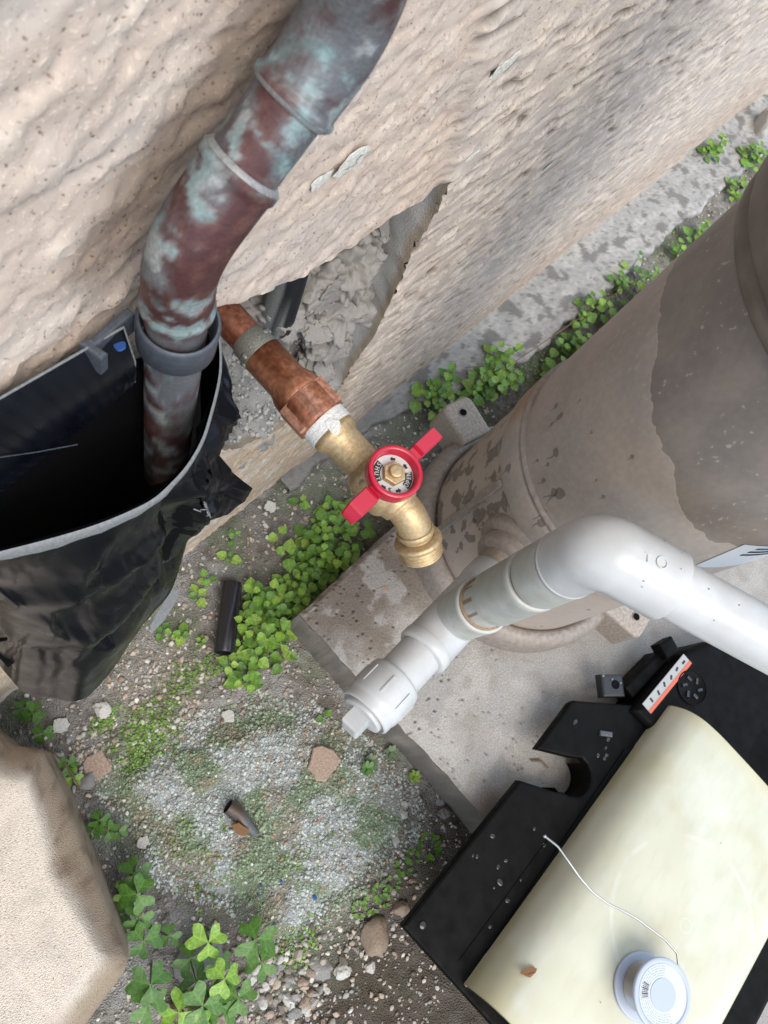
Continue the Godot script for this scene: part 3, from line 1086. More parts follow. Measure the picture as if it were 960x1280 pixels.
func build_tank() -> void:
	var t := thing("filter_tank", "large taupe plastic pool filter tank standing on the concrete slab", "tank", Vector3(0.1145, 0, -0.51))
	var m := mat("tank_skin", Color.WHITE, 0.52)
	m.albedo_texture = tank_texture()
	m.metallic_specular = 0.4
	var r := 0.1186
	part(t, "body", lathe([Vector2(r, 0.329), Vector2(r, 0.62)], 128, -PI, PI, NO, Vector2(0.08, 0.62)), m)
	part(t, "lower_pan", lathe(bev([Vector2(0.1195, 0.1), Vector2(0.1195, 0.270), Vector2(0.1205, 0.283), Vector2(0.1225, 0.287), Vector2(0.1228, 0.321), Vector2(0.1186, 0.325)], 0.0012), 128, -PI, PI, NO, Vector2(0.08, 0.62)), m)
	part(t, "seam_bead", lathe(bev([Vector2(0.1184, 0.3235), Vector2(0.1222, 0.3245), Vector2(0.1224, 0.3285), Vector2(0.1184, 0.3305)], 0.001), 128), M.taupe)
	part(t, "base_flange", lathe(bev([Vector2(0.141, 0.079), Vector2(0.141, 0.100), Vector2(0.139, 0.112), Vector2(0.133, 0.119), Vector2(0.126, 0.121), Vector2(0.1215, 0.119), Vector2(0.1185, 0.112)], 0.002), 128), M.taupe)
	# clamp band with ridges high up on the body
	part(t, "clamp_band", lathe(bev([Vector2(0.118, 0.598), Vector2(0.1235, 0.599), Vector2(0.1245, 0.607), Vector2(0.1222, 0.6095), Vector2(0.1222, 0.613), Vector2(0.1275, 0.616), Vector2(0.1285, 0.640), Vector2(0.1262, 0.643), Vector2(0.1262, 0.646), Vector2(0.128, 0.649), Vector2(0.1285, 0.68), Vector2(0.124, 0.69), Vector2(0.122, 0.70)], 0.0012), 128), M.taupe_dark)
	part(t, "upper_shell", lathe([Vector2(0.122, 0.70), Vector2(0.120, 0.76), Vector2(0.11, 0.80), Vector2(0.085, 0.825), Vector2(0.05, 0.838), Vector2(0.0, 0.84)], 96), M.taupe_dark)
	# ribs on the pan
	for a in [-38.0, 84.0]:
		var d := Vector3(sin(deg_to_rad(a)), 0, cos(deg_to_rad(a)))
		part(t, "rib", box(0.007, 0.165, 0.012, 0.003), M.taupe, Transform3D(Basis(d.cross(Vector3.UP).normalized() * -1.0, Vector3.UP, d), d * 0.1185 + Vector3(0, 0.203, 0)))
	# bolting lugs on the flange
	for a in [-103.0, 97.0, 160.0]:
		var d := Vector3(sin(deg_to_rad(a)), 0, cos(deg_to_rad(a)))
		var lug := part(t, "mounting_lug", lug_solid(), M.lip_plastic, Transform3D(Basis(d.cross(Vector3.UP).normalized() * -1.0, Vector3.UP, d), d * 0.156 + Vector3(0, 0.108, 0)))
		part(lug, "bolt_hole", lathe([Vector2(0.0056, 0.0), Vector2(0.0056, 0.0206), Vector2(0.0050, 0.0210), Vector2(0.0044, 0.0206)], 28), M.taupe, Transform3D(Basis(), Vector3(0, 0, 0.006)))
		part(lug, "hole_shade", lathe([Vector2(0.0044, 0.0208), Vector2(0.0040, 0.0201), Vector2(0.0, 0.0201)], 28), M.black_inner, Transform3D(Basis(), Vector3(0, 0, 0.006)))
	# bulkhead of the drain port
	var pb := turned(Vector3(-0.10, 0, 1), Vector3(-0.012, 0.25, 0.100))
	var port := part(t, "drain_port", lathe(bev([Vector2(0.043, -0.03), Vector2(0.043, 0.018), Vector2(0.040, 0.024), Vector2(0.030, 0.026), Vector2(0.0, 0.026)], 0.003), 48), M.taupe, pb)
	part(port, "lock_ring", lathe(bev([Vector2(0.033, 0.024), Vector2(0.033, 0.036), Vector2(0.030, 0.039), Vector2(0.0, 0.039)], 0.002), 40), M.taupe)
	# corner of a sticker
	var st := gridsurf(14, 8, func(a, b):
		var yy := lerpf(0.40, 0.462, b)
		var an := deg_to_rad(lerpf(37.0 + (1.0 - b) * 2.0, 76.0, a))
		return Vector3(sin(an) * 0.1191, yy + 0.02 * a, cos(an) * 0.1191)
	, NO, NO, true)
	part(t, "sticker", st, M.sticker)
	for k in 3:
		var bar := gridsurf(8, 1, func(a, b):
			var an := deg_to_rad(lerpf(44.0, 70.0 - 5.0 * k, a))
			return Vector3(sin(an) * 0.1194, 0.452 - 0.008 * k + 0.004 * b + 0.02 * (an - 0.64) / 0.68, cos(an) * 0.1194)
		, NO, NO, true)
		part(t, "sticker_print", bar, M.blue_bit if k == 0 else M.ink)


func lug_solid() -> ArrayMesh:
	# rounded block, local z outwards
	var o := PackedVector2Array([Vector2(-0.022, -0.03), Vector2(0.022, -0.03)])
	for k in 7:
		var a := PI / 2 * k / 6
		o.append(Vector2(0.012 + 0.010 * cos(a), 0.014 + 0.010 * sin(a)))
	for k in 7:
		var a := PI / 2 + PI / 2 * k / 6
		o.append(Vector2(-0.012 + 0.010 * cos(a), 0.014 + 0.010 * sin(a)))
	return extrude(o, -0.028, 0.02, 0.004, 0.0, 3)


# ---------------------------------------------------------------- white pipework
func build_white_pipe() -> void:
	var t := thing("white_drain_pipe", "white plastic pipe with tee, plugged end and elbow, joined to the tank's foot", "pipe", Vector3(0.101, 0, 0))
	var W: Material = M.white_plastic
	var y := 0.25
	var along := func(p: Array, m: Material, called: String, e := 0.0012):
		return part(t, called, lathe(bev(p, e), 64), m, turned(Vector3(0, 0, 1), Vector3(0, y, 0)))
	# run along z: heights of these profiles are z values
	along.call([Vector2(0.0, -0.36), Vector2(0.02500, -0.36), Vector2(0.02521, -0.338), Vector2(0.02432, -0.336), Vector2(0.02432, -0.262), Vector2(0.02521, -0.260), Vector2(0.02521, -0.2505), Vector2(0.02082, -0.2495)], W, "tee_run")
	along.call([Vector2(0.0, -0.395), Vector2(0.02329, -0.395), Vector2(0.02329, -0.372), Vector2(0.02124, -0.366), Vector2(0.02124, -0.355)], M.lip_plastic, "union_nut")
	along.call([Vector2(0.02069, -0.27), Vector2(0.02069, -0.205)], W, "stub_pipe")
	var cap = along.call([Vector2(0.02069, -0.2185), Vector2(0.02411, -0.2175), Vector2(0.02569, -0.214), Vector2(0.02617, -0.186), Vector2(0.02480, -0.183), Vector2(0.02480, -0.1765), Vector2(0.02329, -0.1745), Vector2(0.02261, -0.1745), Vector2(0.02226, -0.178), Vector2(0.0, -0.178)], W, "end_adapter")
	for k in 8:
		var a := TAU * k / 8 + 0.25
		part(cap, "grip_rib", box(0.0016, 0.018, 0.0014, 0.0006), W, Transform3D(Basis(Vector3.UP, a), Vector3(sin(a) * 0.02625, -0.200, cos(a) * 0.02625)))
	along.call([Vector2(0.0, -0.18), Vector2(0.01952, -0.18), Vector2(0.01952, -0.1725), Vector2(0.01850, -0.1712), Vector2(0.0, -0.1712)], W, "plug")
	part(t, "plug_head", box(0.019, 0.018, 0.017, 0.0022), W, turned(Vector3(0, 0, 1), Vector3(0, y, -0.1645), 0.35))
	# branch upwards
	var z := -0.298
	var up := func(p: Array, m: Material, called: String, e := 0.0012, a0 := -PI, a1 := PI):
		return part(t, called, lathe(bev(p, e), 64, a0, a1), m, Transform3D(Basis(), Vector3(0, 0, z)))
	up.call([Vector2(0.02329, 0.255), Vector2(0.02439, 0.29), Vector2(0.02480, 0.3055), Vector2(0.02548, 0.307), Vector2(0.02548, 0.3125), Vector2(0.02398, 0.3140), Vector2(0.02069, 0.3136)], M.aged_plastic, "tee_branch")
	up.call([Vector2(0.02295, 0.3142), Vector2(0.02315, 0.3160), Vector2(0.02069, 0.3162)], M.tan_grime, "dirt_ring", 0.0002)
	up.call([Vector2(0.02082, 0.305), Vector2(0.02082, 0.42)], M.aged_plastic, "riser")
	up.call([Vector2(0.02082, 0.338), Vector2(0.02363, 0.339), Vector2(0.02411, 0.341), Vector2(0.02411, 0.3955), Vector2(0.02466, 0.397), Vector2(0.02466, 0.4035), Vector2(0.02363, 0.405), Vector2(0.02082, 0.405)], M.aged_plastic, "coupling")
	up.call([Vector2(0.02206, 0.4052), Vector2(0.02206, 0.4085), Vector2(0.02082, 0.409)], M.tan_grime, "dirt_ring", 0.0002)
	up.call([Vector2(0.02082, 0.409), Vector2(0.02384, 0.4095), Vector2(0.02439, 0.4115), Vector2(0.02466, 0.447)], M.aged_plastic, "elbow_socket")
	up.call([Vector2(0.02432, 0.447), Vector2(0.02507, 0.448), Vector2(0.02507, 0.450), Vector2(0.02452, 0.451)], W, "socket_lip", 0.0004)
	# brown runs on the riser
	for s in [[-1.62, 0.315, 0.337, 0.085], [-1.02, 0.316, 0.334, 0.06], [-2.2, 0.318, 0.332, 0.04]]:
		part(t, "rust_run", lathe([Vector2(0.02097, s[1]), Vector2(0.02097, s[2])], 6, s[0] + 0.9 - s[3], s[0] + 0.9 + s[3]), M.tan_grime, Transform3D(Basis(), Vector3(0, 0, z)))
	# elbow and the pipe that leaves to the right, turned a little back from the wall's square
	var turn := Transform3D(Basis(Vector3.UP, 0.378), Vector3(0, 0, z))
	var pts := []
	var rad := []
	for k in 5:
		pts.append(Vector3(0, 0.45 + 0.0052 * k, 0))
		rad.append(0.0246)
	var c := Vector3(0.0145, 0.4735, 0)
	for k in range(1, 17):
		var a := PI / 2 * k / 16
		pts.append(c + Vector3(-cos(a), sin(a), 0) * 0.0145)
		rad.append(0.0246 + 0.0006 * sin(a * 2.0))
	for k in range(1, 8):
		pts.append(Vector3(0.0145 + 0.0375 * k / 7.0, 0.488, 0))
		rad.append(0.0246 + 0.0005 * k / 7.0)
	pts.append_array([Vector3(0.0528, 0.488, 0), Vector3(0.0533, 0.488, 0), Vector3(0.0534, 0.488, 0)])
	rad.append_array([0.0249, 0.0243, 0.0206])
	var el := part(t, "elbow", tube(pts, rad, 64), W, turn)
	part(t, "outgoing_pipe", tube([Vector3(0.04, 0.488, 0), Vector3(0.45, 0.488, 0), Vector3(0.9, 0.488, 0)], [0.0207], 64), W, turn)
	for k in 11:
		var a := rng.randf_range(-0.9, 0.9)
		var rr := 0.02535 if k < 5 else 0.0208
		part(el, "dirt_speck", flake(900 + k, 1.0, 7), M.rust if k % 3 == 0 else M.twig, Transform3D(Basis(Vector3.RIGHT, a).scaled_local(Vector3(1, 0.25, 1) * rng.randf_range(0.0003, 0.0007)), Vector3(rng.randf_range(0.018, 0.05) if k < 5 else rng.randf_range(0.058, 0.16), 0.488 + rr * cos(a), rr * sin(a))))
	# moulded ring mark on the elbow
	var tor := TorusMesh.new()
	tor.inner_radius = 0.0033
	tor.outer_radius = 0.0041
	tor.rings = 32
	tor.ring_segments = 8
	part(el, "moulded_mark", tor, W, Transform3D(Basis(), Vector3(0.030, 0.488 + 0.0250, 0.002)))
	for k in 2:
		part(el, "moulded_mark", box(0.0006, 0.0006, 0.005, 0.0002), W, Transform3D(Basis(Vector3.UP, 0.3 + 1.3 * k), Vector3(0.020, 0.488 + 0.0247, 0.004 - 0.003 * k)))


# ---------------------------------------------------------------- pump
func build_pump() -> void:
	var t := thing("black_pump", "black plastic pump housing with slotted foot plate, half under the yellowed cover", "pump")
	var o := PackedVector2Array([Vector2(0.286, -0.098), Vector2(0.288, -0.281), Vector2(0.288, -0.284), Vector2(0.326, -0.305)])
	# round end of the slot
	var cc := Vector2(0.331, -0.333)
	for k in 9:
		var a := lerpf(1.45, -1.75, k / 8.0)
		o.append(cc + Vector2(cos(a), sin(a)) * 0.0215)
	o.append_array(PackedVector2Array([Vector2(0.316, -0.345), Vector2(0.281, -0.322), Vector2(0.279, -0.390), Vector2(0.281, -0.396), Vector2(0.285, -0.399), Vector2(0.376, -0.482), Vector2(0.44, -0.482), Vector2(0.44, -0.098)]))
	part(t, "foot_plate", extrude(o, 0.114, 0.125, 0.003), M.black_plastic)
	part(t, "slot_well", lathe([Vector2(0.0218, 0.082), Vector2(0.0218, 0.1145)], 24, -0.2, 3.0), M.black_plastic, Transform3D(Basis(), Vector3(cc.x, 0, cc.y)))
	part(t, "plate_web", box(0.11, 0.033, 0.010, 0.002), M.black_plastic, Transform3D(Basis(Vector3.UP, 0.0), Vector3(0.36, 0.098, -0.14)))
	# raised step that runs beside the cover
	part(t, "step", extrude(PackedVector2Array([Vector2(0.366, -0.112), Vector2(0.358, -0.40), Vector2(0.385, -0.44), Vector2(0.42, -0.44), Vector2(0.42, -0.112)]), 0.12, 0.1268, 0.0015), M.black_plastic)
	part(t, "locating_tab", box(0.006, 0.004, 0.016, 0.0015), M.grey_pvc, Transform3D(Basis(Vector3.UP, -0.9), Vector3(0.331, 0.1265, -0.395)))
	part(t, "lower_case", box(0.25, 0.052, 0.29, 0.006), M.black_plastic, Transform3D(Basis(), Vector3(0.515, 0.107, -0.330)))
	part(t, "front_foot", box(0.25, 0.125, 0.075, 0.004), M.black_shiny, Transform3D(Basis(), Vector3(0.505, 0.056, -0.150)))
	for k in 18:
		var q := Vector2(rng.randf_range(0.296, 0.355), rng.randf_range(-0.27, -0.11) if k % 3 else rng.randf_range(-0.40, -0.37))
		part(t, "water_drop", lathe([Vector2(1.0, 0.0), Vector2(0.92, 0.16), Vector2(0.6, 0.3), Vector2(0.0, 0.36)], 12), M.black_shiny, Transform3D(Basis(Vector3.UP, rng.randf() * TAU).scaled_local(Vector3(1.0, 0.35, rng.randf_range(0.6, 1.6)) * rng.randf_range(0.0010, 0.0026)), Vector3(q.x, 0.1251, q.y)))
	part(t, "moulded_rib", box(0.0016, 0.0012, 0.15, 0.0005), M.black_plastic, Transform3D(Basis(), Vector3(0.349, 0.1252, -0.19)))
	part(t, "screw", lathe(bev([Vector2(0.0036, -0.001), Vector2(0.0036, 0.0008), Vector2(0.0030, 0.0012), Vector2(0.0, 0.0013)], 0.0003), 20), M.black_shiny, Transform3D(Basis(), Vector3(0.300, 0.1252, -0.112)))
	# parts of the rear sit a little lower than the cover
	var off := Vector3(0.007, -0.02, -0.012)
	# motor case behind the cover
	var body := jag([Vector2(0.330, -0.425), Vector2(0.333, -0.500), Vector2(0.338, -0.535), Vector2(0.352, -0.566), Vector2(0.39, -0.60), Vector2(0.47, -0.63), Vector2(0.80, -0.66), Vector2(0.80, -0.43)], 0.012, 0.0, 2)
	part(t, "motor_case", extrude(body, 0.1015, 0.155, 0.010, 0.0, 5), M.black_plastic, Transform3D(Basis(), off))
	var hump := gridsurf(24, 20, func(a, b):
		var xx := lerpf(0.36, 0.80, a)
		var zz := lerpf(-0.44, -0.60, b)
		return Vector3(xx, 0.149 + 0.03 * sin(PI * b) * smoothstep(0.12, 0.55, a), zz)
	, NO, NO, true)
	part(t, "motor_hump", hump, M.black_plastic, Transform3D(Basis(), off))
	# embossed disc with little slots
	var disc := part(t, "embossed_ring", lathe(bev([Vector2(0.0205, -0.001), Vector2(0.0205, 0.0016), Vector2(0.0188, 0.0016), Vector2(0.0188, 0.0006), Vector2(0.0, 0.0006)], 0.0003), 40), M.black_plastic, Transform3D(Basis(), Vector3(0.369, 0.1552, -0.503) + off))
	for k in 6:
		var a := TAU * k / 6
		part(disc, "emblem_bar", box(0.0035, 0.0016, 0.007, 0.0005), M.black_shiny, Transform3D(Basis(Vector3.UP, a + 0.5), Vector3(sin(a) * 0.0105, 0.001, cos(a) * 0.0105)))
	# warning label along the edge
	var lab := part(t, "warning_label", box(0.0145, 0.0008, 0.088, 0.0002), M.print_white, Transform3D(Basis(Vector3.UP, -0.05).rotated(Vector3.BACK, 0.0), Vector3(0.3425, 0.1556, -0.482) + off))
	part(lab, "orange_band", box(0.0042, 0.0005, 0.088, 0.0001), M.orange_print, Transform3D(Basis(), Vector3(0.0052, 0.0006, 0)))
	for k in 6:
		part(lab, "print_block", box(0.0026, 0.0004, 0.0055, 0.0001), M.ink, Transform3D(Basis(Vector3.UP, 0.3 * k), Vector3(-0.001 - 0.001 * (k % 2), 0.0005, -0.036 + 0.0135 * k)))
	# ledge and bracket
	part(t, "ledge", box(0.016, 0.03, 0.07, 0.003), M.black_plastic, Transform3D(Basis(Vector3.UP, -0.1), Vector3(0.324, 0.125, -0.480) + off))
	var br := part(t, "bracket", box(0.026, 0.012, 0.030, 0.003), M.dull_metal, Transform3D(Basis(Vector3.UP, -0.75), Vector3(0.301, 0.132, -0.437) + off))
	part(br, "bolt_hole", lathe([Vector2(0.0058, -0.001), Vector2(0.0052, 0.0065), Vector2(0.0046, 0.0066), Vector2(0.0042, 0.0062), Vector2(0.0, 0.0061)], 24), M.black_inner, Transform3D(Basis(), Vector3(-0.001, 0.0, -0.003)))
	for k in 3:
		part(br, "rim_bead", rock(400 + k, 1, 2, 0.3, Vector3.ONE, false), M.solder_lump, Transform3D(Basis().scaled(Vector3.ONE * 0.0016), Vector3(-0.011 + 0.004 * k, 0.0062, 0.012 - 0.011 * k)))
	part(t, "bracket", box(0.02, 0.018, 0.022, 0.003), M.black_plastic, Transform3D(Basis(Vector3.UP, -0.3), Vector3(0.322, 0.142, -0.522) + off))


# ---------------------------------------------------------------- yellowed cover
func build_cover() -> void:
	var t := thing("yellowed_cover", "yellowed cream plastic cover panel with a faint moulded circle painted as a paler ring, lying on the black pump", "cover")
	var prof := [Vector2(0.3655, 0.1285), Vector2(0.3665, 0.140), Vector2(0.371, 0.152), Vector2(0.3765, 0.161), Vector2(0.384, 0.168), Vector2(0.394, 0.173), Vector2(0.411, 0.1765), Vector2(0.435, 0.178), Vector2(0.48, 0.179), Vector2(0.53, 0.178), Vector2(0.555, 0.1755), Vector2(0.57, 0.171), Vector2(0.579, 0.164), Vector2(0.585, 0.153), Vector2(0.587, 0.138)]
	var cv := Curve2D.new()
	for p in prof:
		cv.add_point(p)
	for k in range(1, prof.size() - 1):
		var d: Vector2 = prof[k + 1] - prof[k - 1]
		var l0: float = prof[k].distance_to(prof[k - 1])
		var l1: float = prof[k].distance_to(prof[k + 1])
		cv.set_point_in(k, -d.normalized() * l0 / 3.0)
		cv.set_point_out(k, d.normalized() * l1 / 3.0)
	cv.bake_interval = 0.0004
	var L := cv.get_baked_length()
	var n_c := noise(81, 9.0, 4)
	var posf := func(a: float, b: float, drop: float) -> Vector3:
		var q := cv.sample_baked(a * L)
		var zz := lerpf(-0.474, -0.104, b)
		var sag := -0.0015 * cos(b * TAU) * smoothstep(0.0, 0.25, a) * smoothstep(1.0, 0.75, a)
		return Vector3(q.x, q.y + sag - drop, zz + 0.01 * (a - 0.1) * (0.5 - b))
	var colf := func(a: float, b: float, q: Vector3) -> Color:
		var c := Color(0.54, 0.53, 0.435).lerp(Color(0.50, 0.475, 0.35), smoothstep(0.0, 0.6, n_c.get_noise_2d(q.x, q.z)))
		c = c.lerp(Color(0.56, 0.555, 0.48), smoothstep(0.05, 0.45, n_c.get_noise_2d(q.x + 4.0, q.z)))
		c = c.lerp(Color(0.40, 0.34, 0.22), 0.10 * smoothstep(0.22, 0.5, n_c.get_noise_2d(q.x * 3.0 + 20.0, q.z * 1.2)))
		c *= 1.0 - 0.035 * smoothstep(0.1, 0.4, n_c.get_noise_2d(q.x * 9.0, q.z * 2.5 + 7.0))
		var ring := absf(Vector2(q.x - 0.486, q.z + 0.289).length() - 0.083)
		c = c.lerp(Color(0.62, 0.615, 0.56), 0.6 * smoothstep(0.0028, 0.0012, ring) * smoothstep(-0.25, 0.2, n_c.get_noise_2d(q.x * 1.6 + 9.0, q.z * 1.6)))  # light on the moulded circle's raised edge, painted in as a paler ring
		var e := minf(minf(a * 0.3, (1.0 - a) * 0.3), minf(b, 1.0 - b) * 0.37)
		c = c.lerp(Color(0.52, 0.46, 0.27), 0.5 * smoothstep(0.02, 0.0, e))
		return c
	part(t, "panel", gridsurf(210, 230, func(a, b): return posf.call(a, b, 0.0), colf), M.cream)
	part(t, "underside", gridsurf(40, 10, func(a, b): return posf.call(a, b, 0.0028), func(_a, _b, _q): return Color(0.6, 0.55, 0.38), NO, true), M.cream)
	for b in [0.0, 1.0]:
		part(t, "cut_edge", gridsurf(60, 1, func(a, d): return posf.call(a, b, 0.0028 * d) + Vector3(0, 0, 0.0004 * (2.0 * b - 1.0)), func(_a, _b, _q): return Color(0.55, 0.5, 0.36)), M.cream)
	for a in [0.0, 1.0]:
		part(t, "cut_edge", gridsurf(40, 1, func(b, d): return posf.call(a, b, 0.0) + Vector3((0.0026 * d) * (1.0 - 2.0 * a), -0.0003, 0), func(_a, _b, _q): return Color(0.55, 0.5, 0.36)), M.cream)
	# raised gate mark; the large moulded circle is only painted, in the panel colour
	for rr in [0.0065]:
		var tor := gridsurf(96 if rr > 0.05 else 32, 6, func(a, b):
			var an: float = a * TAU
			var w := lerpf(-1, 1, b)
			var rad: float = rr + w * (0.0022 if rr > 0.05 else 0.0009)
			var base := Vector3(0.486 + rad * sin(an), 0, -0.289 + rad * cos(an))
			var yy: float = 0.1790 - 0.0030 * smoothstep(0.05, 0.08, absf(base.x - 0.48)) - 0.0015 * cos((base.z + 0.474) / 0.37 * TAU)
			return Vector3(base.x, yy + 0.00003 - 0.0002 * w * w, base.z)
		, func(_a, _b, _q): return Color(0.60, 0.59, 0.49))
		part(t, "moulded_circle" if rr > 0.05 else "gate_mark", tor, M.cream)
	# brown blot near the corner
	part(t, "brown_blot", flake(91, 1.0, 16, 1.7), M.rust, Transform3D(Basis(Vector3.UP, 0.8).scaled_local(Vector3(0.0068, 0.0005, 0.0042)), Vector3(0.388, 0.1708, -0.149)).rotated_local(Vector3.BACK, 0.38))
	for k in 9:
		part(t, "speck", flake(100 + k, 1.0, 7), M.rust if k % 2 else M.twig, Transform3D(Basis().scaled(Vector3(1, 0.4, 1) * rng.randf_range(0.0005, 0.0009)), Vector3(rng.randf_range(0.42, 0.54), 0.1792, rng.randf_range(-0.45, -0.15))))


func build_spool() -> void:
	var at := Vector3(0.479, 0.1795, -0.214)
	var t := thing("solder_spool", "small bluish white reel of silver solder wire standing on the yellowed cover", "spool", at)
	part(t, "lower_flange", lathe(bev([Vector2(0.0, 0.0), Vector2(0.0295, 0.0), Vector2(0.0300, 0.0022), Vector2(0.0285, 0.0030), Vector2(0.0, 0.0030)], 0.0006), 64), M.spool_plastic)
	var p := [Vector2(0.0195, 0.003)]
	for k in 16:
		var yy := 0.0038 + 0.0016 * k
		p.append_array([Vector2(0.0212, yy), Vector2(0.0219, yy + 0.0005), Vector2(0.0212, yy + 0.0012)])
	part(t, "wound_wire", lathe(p, 64), M.solder)
	var top := part(t, "upper_flange", lathe(bev([Vector2(0.0, 0.0297), Vector2(0.0300, 0.0297), Vector2(0.0306, 0.0320), Vector2(0.0296, 0.0334), Vector2(0.0262, 0.0334), Vector2(0.0258, 0.0327), Vector2(0.0, 0.0327)], 0.0006), 64), M.spool_plastic)
	part(top, "label", lathe([Vector2(0.0250, 0.0328), Vector2(0.0250, 0.0331), Vector2(0.0, 0.0331)], 64), M.sticker)
	part(top, "label_centre", lathe([Vector2(0.0135, 0.0330), Vector2(0.0135, 0.0336), Vector2(0.0, 0.0336)], 48), M.spool_plastic)
	# rings of small print and a bar code
	for k in 5:
		var r := 0.0160 + 0.0019 * k
		var a := -2.6
		while a < 1.0:
			var w := rng.randf_range(0.06, 0.22)
			part_print(top, r, a, a + w)
			a += w + 0.05
	for k in 9:
		var w := 0.0005 if k % 3 else 0.0009
		part(top, "bar_code_line", box(w, 0.0002, 0.0062, 0.00005), M.ink, Transform3D(Basis(Vector3.UP, -1.35 + 0.07 * k), Vector3(sin(-1.35 + 0.07 * k) * 0.0193, 0.0332, cos(-1.35 + 0.07 * k) * 0.0193)))
	# loose end of the wire rises from the reel and bends off over the pump
	var cv := Curve3D.new()
	for q in [Vector3(0.494, 0.198, -0.224), Vector3(0.487, 0.202, -0.245), Vector3(0.475, 0.206, -0.2535), Vector3(0.458, 0.207, -0.2535), Vector3(0.443, 0.207, -0.2505), Vector3(0.425, 0.2055, -0.2475), Vector3(0.411, 0.205, -0.243), Vector3(0.394, 0.205, -0.2365), Vector3(0.376, 0.205, -0.233), Vector3(0.358, 0.205, -0.2335), Vector3(0.340, 0.205, -0.236), Vector3(0.325, 0.2035, -0.2385), Vector3(0.311, 0.200, -0.237)]:
		cv.add_point(q - at)
	for k in range(1, cv.point_count - 1):
		var d := (cv.get_point_position(k + 1) - cv.get_point_position(k - 1)) / 6.0
		cv.set_point_in(k, -d)
		cv.set_point_out(k, d)
	var pts := []
	for k in 81:
		pts.append(cv.sample_baked(cv.get_baked_length() * k / 80.0))
	part(t, "loose_wire", tube(pts, [0.0010], 12), M.solder)
	part(t, "cut_tip", rock(95, 1, 2, 0.2, Vector3.ONE, false), M.solder, Transform3D(Basis().scaled(Vector3.ONE * 0.0018), pts[80]))


func part_print(parent: Node, r: float, a0: float, a1: float) -> void:
	part(parent, "small_print", lathe([Vector2(r, 0.0332), Vector2(r - 0.0006, 0.03321)], 3, a0, a1), M.print_grey)


